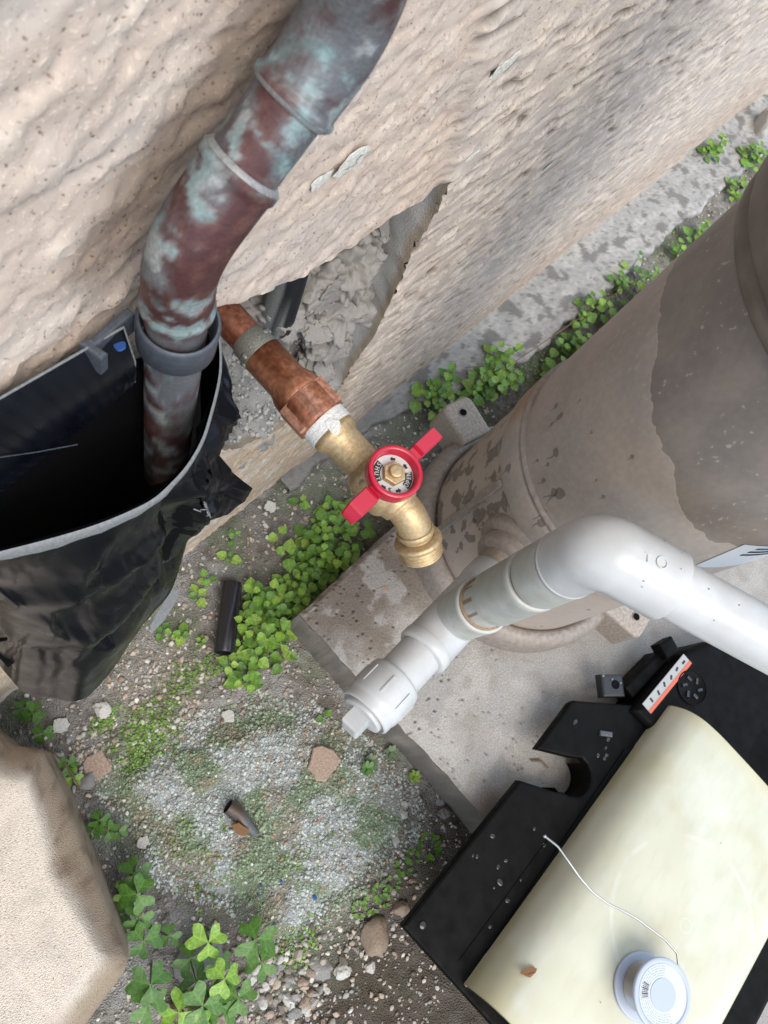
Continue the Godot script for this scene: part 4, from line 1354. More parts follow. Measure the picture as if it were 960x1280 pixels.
# ---------------------------------------------------------------- copper drain
func build_drain_pipe() -> void:
	var t := thing("copper_drain_pipe", "thick weathered copper pipe with green patina elbowed down the wall", "pipe")
	var n1 := noise(101, 38.0, 5)
	var n2 := noise(102, 90.0, 4)
	var n3 := noise(103, 20.0, 4)
	var joints := [Vector3(-0.1185, 0.667, -0.1240), Vector3(-0.112, 0.695, -0.142), Vector3(-0.118, 0.72, -0.168), Vector3(-0.118, 0.632, -0.125)]
	var cf := func(q: Vector3, _a: float, _s: float) -> Color:
		var a := n1.get_noise_3dv(q)
		var b := n2.get_noise_3dv(q)
		var d := n3.get_noise_3dv(q + Vector3(3, 1, 2))
		var c := Color(0.105, 0.042, 0.040).lerp(Color(0.165, 0.07, 0.06), smoothstep(-0.2, 0.3, b))
		c = c.lerp(Color(0.19, 0.215, 0.23), 0.78 * smoothstep(-0.30, 0.28, d + 0.6 * a + 0.4 * b))
		c = c.lerp(Color(0.19, 0.32, 0.325), 0.35 * smoothstep(0.40, 0.52, n3.get_noise_3dv(q * 1.6 + Vector3(8, 2, 5)) + 0.35 * b))
		c = c.lerp(Color(0.45, 0.47, 0.47), 0.85 * smoothstep(0.12, 0.40, a + 0.7 * b))
		# blue-green crusts gather at the joints, pale bloom on the side turned to the wall
		for jn in joints:
			var dd: float = q.distance_to(jn)
			c = c.lerp(Color(0.19, 0.34, 0.345), 0.5 * smoothstep(0.58, 0.72, 0.55 * exp(-pow((dd - 0.016) / 0.007, 2.0)) + 0.55 * b + 0.35 * a))
		return c
	var x := -0.1185
	# path: up the wall, 45 degree elbow, slanting run, second elbow
	var corner := [Vector3(x, 0.44, -0.1335), Vector3(x, 0.667, -0.1240), Vector3(x - 0.001, 0.734, -0.1815), Vector3(x - 0.001, 0.90, -0.1835)]
	var path := []
	var rad := []
	var add := func(p: Vector3, r: float):
		path.append(p)
		rad.append(r)
	for k in 30:
		add.call(corner[0].lerp(corner[1], k / 32.0), 0.0125)
	part(t, "lower_pipe", tube(path.duplicate(), rad.duplicate(), 64, false, cf), M.patina)
	# elbow fitting, slanting pipe, upper fitting, each a piece of its own
	var e0: Vector3 = corner[1] + (corner[0] - corner[1]).normalized() * 0.034
	var e1: Vector3 = corner[1] + (corner[2] - corner[1]).normalized() * 0.036
	part(t, "lower_elbow", bent(e0, corner[1], e1, 0.0137, cf), M.patina)
	var dir: Vector3 = (corner[2] - corner[1]).normalized()
	var s0 := e1 - dir * 0.003
	var s1: Vector3 = corner[2] - dir * 0.026
	var pp := []
	for k in 24:
		pp.append(s0.lerp(s1, k / 23.0))
	part(t, "slanting_pipe", tube(pp, [0.0122], 64, false, cf), M.patina)
	var whitef := func(_q: Vector3, _a: float, _s: float) -> Color: return Color(0.42, 0.44, 0.44).lerp(cf.call(_q, _a, _s), 0.35)
	part(t, "solder_bead", tube([e1 - dir * 0.002, e1 - dir * 0.0006, e1 + dir * 0.0008, e1 + dir * 0.002], [0.0132, 0.0140, 0.0140, 0.0128], 64, true, whitef), M.patina)
	part(t, "solder_bead", tube([s1 - dir * 0.002, s1 - dir * 0.0008, s1 + dir * 0.0008], [0.0128, 0.0142, 0.0140], 64, true, whitef), M.patina)
	part(t, "upper_elbow", bent(s1, corner[2], corner[2] + (corner[3] - corner[2]).normalized() * 0.03, 0.0140, cf), M.patina)
	var q0: Vector3 = corner[2] + (corner[3] - corner[2]).normalized() * 0.028
	part(t, "upper_pipe", tube([q0, q0.lerp(corner[3], 0.5), corner[3], corner[3] + Vector3(0, 1.4, 0)], [0.0127], 48, false, cf), M.patina)
	# grey plastic sleeve with its clip
	var s := thing("grey_pipe_sleeve", "slate grey plastic collar with a side clip round the foot of the copper pipe", "collar", Vector3(x, 0.612, -0.1275))
	part(s, "ring", lathe(bev([Vector2(0.0146, -0.009), Vector2(0.0165, -0.009), Vector2(0.0169, 0.007), Vector2(0.0164, 0.009), Vector2(0.0149, 0.009), Vector2(0.0146, -0.004)], 0.0008), 64), M.grey_pvc)
	part(s, "clip_arm", box(0.004, 0.014, 0.022, 0.0012), M.grey_pvc, Transform3D(Basis(Vector3.UP, 0.15), Vector3(-0.0125, 0.001, 0.023)))
	part(s, "clip_end", box(0.010, 0.013, 0.004, 0.0012), M.grey_pvc, Transform3D(Basis(Vector3.UP, 0.2), Vector3(-0.009, 0.001, 0.034)))
	part(s, "blue_scrap", flake(77, 0.25, 9), M.blue_bit, Transform3D(Basis(Vector3.UP, 0.4).scaled_local(Vector3.ONE * 0.0028), Vector3(-0.007, 0.000, 0.023)))


func bent(a: Vector3, c: Vector3, b: Vector3, r: float, cf: Callable) -> ArrayMesh:
	var pts := []
	var rad := []
	var da := (a - c).normalized()
	var db := (b - c).normalized()
	var cut := minf(a.distance_to(c), b.distance_to(c)) * 0.52
	for k in 12:
		pts.append(a.lerp(c + da * cut, k / 12.0))
		rad.append(r + (0.0010 if k < 3 else 0.0))
	for k in 25:
		var t := k / 24.0
		pts.append((c + da * cut).lerp(c, t).lerp(c.lerp(c + db * cut, t), t))
		rad.append(r)
	for k in range(1, 13):
		pts.append((c + db * cut).lerp(b, k / 12.0))
		rad.append(r + (0.0010 if k > 9 else 0.0))
	return tube(pts, rad, 64, true, cf)


# ---------------------------------------------------------------- black plastic liner
func build_liner() -> void:
	var rim := [Vector3(-0.13, 0.562, 0.10), Vector3(-0.112, 0.564, 0.03), Vector3(-0.1046, 0.565, -0.0133), Vector3(-0.0998, 0.565, -0.0241), Vector3(-0.0930, 0.565, -0.0396), Vector3(-0.0865, 0.565, -0.0562), Vector3(-0.0824, 0.565, -0.0702), Vector3(-0.0798, 0.565, -0.0844), Vector3(-0.0808, 0.565, -0.0964), Vector3(-0.0832, 0.565, -0.1076), Vector3(-0.0884, 0.565, -0.1201), Vector3(-0.0954, 0.565, -0.1310), Vector3(-0.1057, 0.565, -0.1450), Vector3(-0.1146, 0.565, -0.1543), Vector3(-0.1270, 0.565, -0.1640), Vector3(-0.1390, 0.566, -0.1720)]
	var bot := [Vector3(-0.135, 0.40, 0.10), Vector3(-0.133, 0.37, 0.04), Vector3(-0.130, 0.325, 0.0065), Vector3(-0.1128, 0.300, 0.0064), Vector3(-0.0883, 0.300, 0.0059), Vector3(-0.0729, 0.300, -0.0048), Vector3(-0.0585, 0.300, -0.0167), Vector3(-0.0592, 0.300, -0.0412), Vector3(-0.0681, 0.300, -0.0700), Vector3(-0.0733, 0.300, -0.0928), Vector3(-0.0770, 0.300, -0.1127), Vector3(-0.0893, 0.300, -0.1341), Vector3(-0.1084, 0.330, -0.1600), Vector3(-0.1110, 0.420, -0.1560), Vector3(-0.1190, 0.480, -0.1585), Vector3(-0.1340, 0.520, -0.1650)]
	var spline := func(p: Array, a: float) -> Vector3:
		var f := a * (p.size() - 1)
		var k := mini(int(f), p.size() - 2)
		return p[k].cubic_interpolate(p[k + 1], p[maxi(k - 1, 0)], p[mini(k + 2, p.size() - 1)], f - k)
	var n_w := noise(111, 16.0, 3)
	var n_v := noise(112, 45.0, 3)
	# folds: [a, slope a, b, slope b, height, half width]
	var folds := [[0.66, 1.0, 0.3, 0.06, 0.006, 0.03], [0.61, 1.0, 0.5, -0.10, -0.009, 0.07], [0.45, 0.6, 0.45, 0.9, 0.005, 0.16], [0.35, -0.35, 0.62, 1.0, -0.005, 0.14], [0.3, 0.2, 0.25, 1.0, 0.004, 0.07], [0.52, 0.9, 0.5, 0.5, -0.004, 0.05], [0.5, -1.0, 0.8, 0.6, 0.004, 0.08], [0.22, 1.0, 0.5, 0.3, 0.005, 0.08], [0.75, 1.0, 0.5, 0.2, 0.004, 0.03]]
	var skin := func(a: float, b: float) -> Vector3:
		var r: Vector3 = spline.call(rim, a)
		var q: Vector3 = spline.call(bot, a)
		q.y += (0.009 * n_v.get_noise_1d(a * 0.5) + 0.004 * n_v.get_noise_1d(a * 2.2)) * smoothstep(0.82, 0.7, a)
		var p := r.lerp(q, b)
		# folds: a crease line right of the middle and slack sag below the rim
		var w := 0.0
		for f in folds:
			var along: float = (a - f[0]) * f[1] + (b - f[2]) * f[3]
			w += 1.5 * f[4] * pow(maxf(0.0, 1.0 - absf(along) / (f[5] * 0.9)), 1.2)
		w += 0.0012 * n_v.get_noise_2d(a * 0.8, b * 0.3)
		var out := Vector3(0.8, 0, -0.3).normalized()
		return p + out * w * smoothstep(0.99, 0.82, a) * smoothstep(0.0, 0.14, b) * smoothstep(1.02, 0.55, b)
	var torn := func(a: float, b: float) -> bool:
		var d := Vector2((a - 0.668) / 0.020, (b - 0.20) / 0.085)
		return d.length() + 0.35 * n_v.get_noise_2d(a * 9.0, b * 3.0) < 0.9
	var t := thing("black_plastic_liner", "torn black plastic sleeve with pale cut rim, open round the copper pipe's foot", "plastic sheet")
	part(t, "outer_skin", gridsurf(150, 60, skin, NO, torn), M.black_sheet)
	part(t, "inner_skin", gridsurf(75, 30, func(a, b):
		var p: Vector3 = skin.call(a, b * 0.96)
		return p + (Vector3(-0.128, p.y, -0.06) - p).normalized() * 0.0016
	, NO, torn), M.black_inner)
	part(t, "added_dark_floor", box(0.030, 0.004, 0.15, 0.001), M.black_inner, Transform3D(Basis(), Vector3(-0.116, 0.345, -0.072)))  # added dark floor, stands in for the deep shade inside the sleeve
	# pale cut edge, wide at the left and thin at the right
	part(t, "cut_rim", gridsurf(120, 3, func(a, b):
		var r: Vector3 = spline.call(rim, a)
		var w := lerpf(0.0075, 0.0012, smoothstep(0.25, 0.7, a)) * (0.9 + 0.35 * n_v.get_noise_1d(a * 0.25))
		var out := Vector3(r.x + 0.128, 0, r.z + 0.06).normalized()
		return r + out * (0.0010 if b < 0.34 else 0.0012 + w * 0.18 * b) - Vector3(0, w * maxf(0.0, b - 0.3) * 1.3, 0) + (Vector3(0, 0.0003, 0) - out * 0.0012 if b < 0.1 else Vector3.ZERO)
	), M.sheet_edge)
	# back panel against the wall and its ribbed flap
	part(t, "back_panel", gridsurf(40, 30, func(a, b):
		var zz := lerpf(0.11, -0.176, a)
		var top := lerpf(lerpf(0.6, 0.574, smoothstep(-0.06, -0.15, zz)), 0.505, smoothstep(-0.158, -0.17, zz))
		return Vector3(-0.1305 + 0.003 * n_w.get_noise_2d(zz, b), lerpf(top, 0.3, b), zz)
	, NO, NO, true), M.black_inner)
	var corners := [Vector3(-0.133, 0.617, 0.02), Vector3(-0.1295, 0.618, -0.1085), Vector3(-0.1215, 0.583, -0.109), Vector3(-0.1175, 0.564, -0.02)]
	part(t, "ribbed_flap", gridsurf(60, 16, func(a, b):
		var p: Vector3 = corners[0].lerp(corners[1], a).lerp(corners[3].lerp(corners[2], a), b)
		return p + Vector3(0.00025 * sin(a * 110.0) + 0.004 * sin(b * 3.1), 0.0018 * sin(a * 6.0), 0)
	), M.black_sheet)
	part(t, "pale_edge", tube([corners[1] + Vector3(0.001, 0.001, 0), corners[1].lerp(corners[2], 0.5) + Vector3(0.004, 0.001, 0), corners[2]], [0.0004], 6), M.sheet_edge)
	part(t, "pale_edge", tube([Vector3(-0.121, 0.60, -0.040), Vector3(-0.1185, 0.585, -0.058), Vector3(-0.1165, 0.572, -0.075)], [0.00025], 6), M.grey_pvc)
	part(t, "pale_edge", tube([corners[0] + Vector3(0.0006, 0.0008, 0), corners[0].lerp(corners[1], 0.5) + Vector3(0.001, 0.001, 0), corners[1] + Vector3(0.001, 0.001, 0)], [0.0006], 6), M.sheet_edge)
	# hanging flap beside the tear
	var fl := [Vector3(-0.1010, 0.500, -0.1370), Vector3(-0.1035, 0.500, -0.1462), Vector3(-0.1030, 0.470, -0.1567), Vector3(-0.0956, 0.430, -0.1691), Vector3(-0.0890, 0.414, -0.1765), Vector3(-0.0826, 0.400, -0.1833), Vector3(-0.0805, 0.396, -0.1785), Vector3(-0.0793, 0.400, -0.1708), Vector3(-0.0800, 0.404, -0.158), Vector3(-0.0818, 0.410, -0.1465), Vector3(-0.0877, 0.430, -0.1260), Vector3(-0.0925, 0.450, -0.1174), Vector3(-0.0965, 0.480, -0.1241)]
	var mid := Vector3(-0.086, 0.440, -0.148)
	part(t, "hanging_flap", gridsurf(fl.size() * 4, 8, func(a, b):
		var f: float = a * fl.size()
		var k := int(f) % fl.size()
		var q: Vector3 = fl[k].lerp(fl[(k + 1) % fl.size()], f - int(f))
		var p := mid.lerp(q, b)
		return p + Vector3(0.010, 0.004, 0) * n_v.get_noise_3dv(p * 0.9) * (1.0 - b * 0.4)
	, NO, NO, true), M.black_sheet)
	# pale turned-out edge low on the right
	var tb := [[Vector3(-0.0765, 0.300, -0.1200), Vector3(-0.0800, 0.303, -0.1145)], [Vector3(-0.0711, 0.300, -0.1100), Vector3(-0.0775, 0.303, -0.1060)], [Vector3(-0.0662, 0.300, -0.0944), Vector3(-0.0735, 0.303, -0.0940)], [Vector3(-0.0651, 0.300, -0.0822), Vector3(-0.0695, 0.303, -0.0850)]]
	part(t, "turned_edge", gridsurf(3, 1, func(a, b): return tb[int(round(a * 3))][int(round(b))] + Vector3(0.003, 0.004, 0)), M.sheet_edge)
	# ragged white threads at the tear
	for k in 5:
		var a0 := 0.650 + 0.007 * k
		var pts := []
		for j in 7:
			pts.append(skin.call(a0 + 0.004 * j + 0.002 * sin(j * 2.0 + k), 0.27 + 0.012 * k + 0.006 * sin(j * 1.7 + k)) + Vector3(0.0012, 0, 0))
		part(t, "torn_thread", tube(pts, [0.00045], 5), M.sheet_edge)


# ---------------------------------------------------------------- hose tap
func build_valve() -> void:
	var at := Vector3(0, 0.475, -0.2195)
	var t := thing("brass_hose_tap", "brass hose tap with red lever on a copper stub leaving the wall hole", "tap", at)
	var ax := turned(Vector3.RIGHT, Vector3.ZERO)
	var nc := noise(121, 40.0, 4)
	var cop := func(a: float, h: float, _r: float) -> Color:
		var s := nc.get_noise_3d(sin(a) * 0.02, h, cos(a) * 0.02)
		return Color(1.0, 0.86, 0.84).lerp(Color(0.50, 0.34, 0.26), smoothstep(-0.1, 0.4, s))
	var cop2 := func(a: float, h: float, _r: float) -> Color:
		var s := nc.get_noise_3d(sin(a) * 0.02, h * 1.4, cos(a) * 0.02)
		return Color(0.95, 0.84, 0.70).lerp(Color(0.48, 0.33, 0.25), smoothstep(-0.25, 0.3, s))
	part(t, "copper_stub", lathe([Vector2(0.0112, -0.215), Vector2(0.0112, -0.13)], 48, -PI, PI, cop), M.copper, ax)
	part(t, "solder_collar", lathe([Vector2(0.0113, -0.1475), Vector2(0.0122, -0.145), Vector2(0.0128, -0.140), Vector2(0.0130, -0.135), Vector2(0.0128, -0.1335)], 48), M.solder_lump, ax)
	for k in 7:
		part(t, "solder_drip", rock(130 + k, 1, 1, 0.4, Vector3(1, 0.7, 1), false), M.solder_lump, Transform3D(Basis().scaled(Vector3.ONE * rng.randf_range(0.0014, 0.003)), Vector3(-0.142 + 0.0012 * k, 0.0119 * cos(k * 0.6 - 1.2), 0.0119 * sin(k * 0.6 - 1.2))))
	part(t, "copper_adapter", lathe(bev([Vector2(0.0113, -0.1345), Vector2(0.0133, -0.134), Vector2(0.0133, -0.1105), Vector2(0.0140, -0.1085), Vector2(0.0158, -0.1045), Vector2(0.0166, -0.0995), Vector2(0.0160, -0.096), Vector2(0.013, -0.095)], 0.0006), 56, -PI, PI, cop2), M.copper, ax)
	part(t, "adapter_nut", prism(6, 0.0192, -0.0975, -0.078, 0.0016), M.copper, ax * Transform3D(Basis(Vector3.UP, 0.35), Vector3.ZERO))
	part(t, "nut_collar", lathe(bev([Vector2(0.0165, -0.098), Vector2(0.0172, -0.096), Vector2(0.0172, -0.0788), Vector2(0.0160, -0.0772), Vector2(0.012, -0.077)], 0.0008), 48, -PI, PI, cop2), M.copper, ax)
	var tp := [Vector2(0.012, -0.0785)]
	for k in 9:
		tp.append(Vector2(0.0152 + 0.0003 * (k % 2) + 0.0001 * (k % 3), -0.0778 + 0.0011 * k))
	tp.append(Vector2(0.012, -0.0685))
	part(t, "thread_tape", lathe(tp, 56), M.tape, ax)
	part(t, "tape_tail", flake(88, 1.0, 9, 1.4), M.tape, Transform3D(Basis(Vector3(1, 0, 0), Vector3(0, 0.9, 0.4), Vector3(0, -0.4, 0.9)).scaled_local(Vector3(0.004, 0.0006, 0.005)), Vector3(-0.0685, 0.0146, 0.005)))
	part(t, "inlet_shank", lathe(bev([Vector2(0.01080, -0.0692), Vector2(0.01494, -0.0690), Vector2(0.01512, -0.0645), Vector2(0.01350, -0.062), Vector2(0.01206, -0.060), Vector2(0.01188, -0.0405), Vector2(0.01395, -0.039), Vector2(0.01638, -0.036), Vector2(0.01656, -0.030)], 0.0008), 56), M.brass, ax)
	part(t, "ball_housing", lathe(bev([Vector2(0.01620, -0.034), Vector2(0.01764, -0.032), Vector2(0.01800, -0.022), Vector2(0.01764, -0.013), Vector2(0.01530, -0.0105), Vector2(0.01350, -0.009), Vector2(0.01332, -0.005), Vector2(0.01125, -0.004), Vector2(0.0, -0.004)], 0.0012), 8), M.brass, ax * Transform3D(Basis(Vector3.UP, 0.2), Vector3.ZERO))
	part(t, "bonnet", lathe(bev([Vector2(0.01125, 0.0), Vector2(0.01125, 0.019), Vector2(0.0095, 0.0205), Vector2(0.0085, 0.0255), Vector2(0.0, 0.0255)], 0.0008), 40), M.brass, Transform3D(Basis(), Vector3(-0.022, 0, 0)))
	# spout: out, then 45 degrees down to a threaded outlet
	var pts := []
	var rad := []
	var dn := Vector3(0.74, -0.68, 0.06).normalized()
	for k in 6:
		pts.append(Vector3(-0.013 + 0.0020 * k, 0, 0))
		rad.append(0.0124 - 0.0003 * k)
	var b0: Vector3 = pts[-1]
	var b1 := b0 + Vector3(0.0065, 0, 0)
	var b2 := b1 + dn * 0.0085
	for k in range(1, 13):
		var s := k / 12.0
		pts.append(b0.lerp(b1, s).lerp(b1.lerp(b2, s), s))
		rad.append(0.0110)
	for k in range(1, 5):
		pts.append(b2 + dn * 0.0022 * k)
		rad.append(0.0110 - 0.0001 * k)
	part(t, "spout", tube(pts, rad, 48), M.brass)
	part(t, "step_ring", lathe(bev([Vector2(0.01125, 0), Vector2(0.01206, 0.0005), Vector2(0.01206, 0.0035), Vector2(0.01125, 0.0045)], 0.0004), 48), M.brass, turned(dn, b2 + dn * 0.001))
	var tp2 := [Vector2(0.01098, 0.0), Vector2(0.01440, 0.0008), Vector2(0.01548, 0.0022), Vector2(0.01548, 0.0045), Vector2(0.01350, 0.0056)]
	for k in 4:
		tp2.append_array([Vector2(0.01332, 0.0062 + 0.0021 * k), Vector2(0.01413, 0.0070 + 0.0021 * k), Vector2(0.01413, 0.0075 + 0.0021 * k), Vector2(0.01332, 0.0082 + 0.0021 * k)])
	tp2.append_array([Vector2(0.01242, 0.0152), Vector2(0.0115, 0.0152), Vector2(0.0112, 0.004)])
	part(t, "outlet_thread", lathe(bev(tp2, 0.0003), 56), M.brass, turned(dn, b2 + dn * 0.0075))
	# red lever: cup with two arms, turned 11 degrees off the wall line
	var hx := Transform3D(Basis(Vector3.UP, 0.03), Vector3(-0.022, 0.0215, 0.0035))
	var cup := part(t, "red_lever", lathe(bev([Vector2(0.0085, 0.0), Vector2(0.0158, 0.0), Vector2(0.0166, 0.002), Vector2(0.0168, 0.0098), Vector2(0.0162, 0.0108), Vector2(0.0140, 0.0108), Vector2(0.0134, 0.0098), Vector2(0.0131, 0.0035), Vector2(0.0, 0.0032)], 0.0007), 64), M.red_paint, hx)
	for s in [-1, 1]:
		var arm := lever_arm(s)
		part(cup, "arm", arm, M.red_paint)
	part(cup, "dial", lathe([Vector2(0.0128, 0.0034), Vector2(0.0128, 0.0041), Vector2(0.0, 0.0041)], 48), M.disc)
	# black sectors behind the words, white letters
	for q in [[-1.55, -0.28], [1.62, 2.62]]:
		part(cup, "word_band", lathe([Vector2(0.0124, 0.00418), Vector2(0.0078, 0.0042)], 16, q[0], q[1]), M.ink)
	letters(cup, "SHUT", -1.40, 0.31, M.print_white, 0.0101, 1.0)
	letters(cup, "OPEN", 1.75, 0.25, M.print_white, 0.0101, 1.0)
	letters(cup, "S", 0.55, 0.3, M.ink, 0.0101, 1.0)
	for q in [[0.15, 0.3], [1.1, 0.5], [-2.4, 0.35], [3.0, 0.3]]:
		part(cup, "arrow", extrude(PackedVector2Array([Vector2(-0.0016, -0.0008), Vector2(0.0003, -0.0008), Vector2(0.0003, -0.0016), Vector2(0.0018, 0.0), Vector2(0.0003, 0.0016), Vector2(0.0003, 0.0008), Vector2(-0.0016, 0.0008)]), 0.0041, 0.0043, 0.00005), M.ink, Transform3D(Basis(Vector3.UP, q[0]), Vector3(sin(q[0]) * 0.0101, 0, cos(q[0]) * 0.0101)))
	var nut := part(t, "stem_nut", prism(6, 0.0074, 0.0, 0.0042, 0.0007), M.brass, Transform3D(Basis(Vector3.UP, 0.3), Vector3(-0.022, 0.0258, 0.0035)))
	part(nut, "stem", lathe(bev([Vector2(0.0042, 0.0), Vector2(0.0042, 0.0068), Vector2(0.0034, 0.0074), Vector2(0.0, 0.0074)], 0.0004), 28), M.brass)


func letters(parent: Node, word: String, a0: float, step: float, m: Material, r: float, _s: float) -> void:
	var f := SystemFont.new()
	f.font_names = PackedStringArray(["Droid Sans"])
	f.font_weight = 700
	for k in word.length():
		var tm := TextMesh.new()
		tm.font = f
		tm.text = word[k]
		tm.font_size = 16
		tm.pixel_size = 0.00024
		tm.depth = 0.0002
		var a := a0 + step * k
		# letters stand round the dial, feet towards the rim
		var out := Vector3(sin(a), 0, cos(a))
		var right := Vector3.UP.cross(out)
		part(parent, "letter", tm, m, Transform3D(Basis(right, -out, Vector3.UP), out * r + Vector3(0, 0.0044, 0)))


func lever_arm(s: int) -> ArrayMesh:
	# cross-section strips along the arm, local z outwards: rises from the cup, flat pad, bent tip
	var prof := [[0.0140, 0.0030, 0.0050, 0.0042], [0.0175, 0.0030, 0.0058, 0.0042], [0.0195, 0.0052, 0.0066, 0.0036], [0.0215, 0.0064, 0.0068, 0.0032], [0.0330, 0.0048, 0.0068, 0.0032], [0.0345, 0.0042, 0.0066, 0.0030], [0.0375, -0.0006, 0.0058, 0.0026], [0.0385, -0.0024, 0.0050, 0.0022]] if s < 0 else [[0.0140, 0.0030, 0.0050, 0.0042], [0.0185, 0.0024, 0.0052, 0.0040], [0.0215, 0.0034, 0.0054, 0.0036], [0.0230, 0.0058, 0.0056, 0.0036], [0.0390, 0.0070, 0.0056, 0.0034], [0.0402, 0.0064, 0.0050, 0.0030], [0.0408, 0.0048, 0.0044, 0.0024]]
	s = -s
	var v := PackedVector3Array()
	for q in prof:
		var w: float = q[2] * 0.82
		var th: float = q[3]
		for c in [[-1.0, 0.2], [-0.85, 1.0], [0.85, 1.0], [1.0, 0.2], [1.0, -0.6], [-1.0, -0.6]]:
			v.append(Vector3(c[0] * w, q[1] + c[1] * th * 0.62 + 0.001, q[0] * s))
	var ix := PackedInt32Array()
	for k in prof.size() - 1:
		for j in 6:
			var A := k * 6 + j
			var B := k * 6 + (j + 1) % 6
			ix.append_array([A, A + 6, B + 6, A, B + 6, B])
	for e in [0, (prof.size() - 1) * 6]:
		for j in range(1, 5):
			ix.append_array([e, e + j, e + j + 1])
	return rawmesh(flatten(v, ix))


# ---------------------------------------------------------------- rubble in the hole
func build_hole_debris() -> void:
	var rocks := [
		[-0.315, 0.379, -0.155, 0.0165, "round pale mortar lump in the middle of the wall hole", 201, 0.0],
		[-0.311, 0.440, -0.165, 0.026, "large pale mortar chunk at the top of the wall hole", 202, 0.0],
		[-0.371, 0.298, -0.160, 0.020, "mortar lump low against the right side of the wall hole", 203, 0.0],
		[-0.345, 0.43, -0.170, 0.034, "big grey mortar mass at the upper right of the wall hole", 204, 0.0],
		[-0.358, 0.375, -0.165, 0.030, "rough grey mortar mass at the right of the wall hole", 205, 0.0],
		[-0.345, 0.330, -0.160, 0.022, "cracked mortar piece right of the round lump in the hole", 206, 0.0],
		[-0.262, 0.425, -0.195, 0.020, "pale chunk beside the copper stub in the wall hole", 207, 0.0],
		[-0.347, 0.285, -0.150, 0.018, "mortar crumb pile piece at the foot of the hole", 208, 0.0],
		[-0.320, 0.318, -0.152, 0.014, "small mortar chip behind the copper adapter", 209, 0.0],
		[-0.275, 0.42, -0.175, 0.024, "mortar piece under the dark pipe in the hole", 210, 0.0],
		[-0.350, 0.485, -0.172, 0.026, "flat grey mortar piece near the tip of the wall hole", 212, 0.0],
		[-0.296, 0.345, -0.156, 0.013, "small pale mortar crumb above the copper nut", 213, 0.0],
		[-0.232, 0.325, -0.150, 0.012, "grey crumb on the rubble slope under the copper stub", 214, 0.0],
		[-0.20, 0.385, -0.168, 0.011, "dark stone between liner and copper stub", 215, 1.0]]
	for r in rocks:
		var m := rock(r[5], 4, 6, 0.7, Vector3(0.8, 1.0, 0.9), false)
		solo("mortar_chunk", m, M.chunk_dark if r[6] > 0.5 else M.chunk, r[4], "rubble", Transform3D(Basis.from_euler(Vector3(r[5], r[5] * 1.7, r[5] * 0.6)).scaled_local(Vector3.ONE * r[3]), Vector3(r[2], r[1], r[0])), "mortar rubble in the wall hole")
	var nb := noise(141, 60.0, 4)
	var pf := func(q: Vector3, _a: float, _s: float) -> Color: return Color(0.018, 0.022, 0.028).lerp(Color(0.34, 0.36, 0.37), smoothstep(0.12, 0.32, nb.get_noise_3dv(q * Vector3(1, 0.5, 1))))
	solo("dark_pipe", tube([Vector3(-0.168, 0.53, -0.270), Vector3(-0.166, 0.47, -0.273), Vector3(-0.164, 0.418, -0.274)], [0.0125], 28, true, pf), M.patina, "short dark pipe smeared with cement inside the wall hole", "pipe")
	# fine crumbs on the slope of rubble
	var crumb := rock(216, 1, 5, 0.4, Vector3(1, 0.8, 0.9), true)
	var xf := []
	var cl := []
	var n_back := noise(41, 22.0, 5)
	for k in 2600:
		var zz := rng.randf_range(-0.37, -0.185)
		var yy := rng.randf_range(0.235, 0.46)
		if not inpoly(zz, yy, hole) or rng.randf() > smoothstep(0.47, 0.33, yy):
			continue
		var d := lerpf(-0.143, -0.218, smoothstep(0.24, 0.48, yy + 0.15 * maxf(0.0, -0.30 - zz))) + 0.014 * n_back.get_noise_2d(zz, yy)
		var r := 0.0009 + 0.0024 * pow(rng.randf(), 3.0)
		xf.append(Transform3D(Basis.from_euler(Vector3(rng.randf() * TAU, rng.randf() * TAU, 0)).scaled_local(Vector3.ONE * r), Vector3(d + r * 0.6, yy, zz)))
		var g := rng.randf_range(0.2, 0.44)
		cl.append(Color(g, g * 0.97, g * 0.92))
	multi(self, "mortar_crumbs", crumb, M.stone, xf, cl)


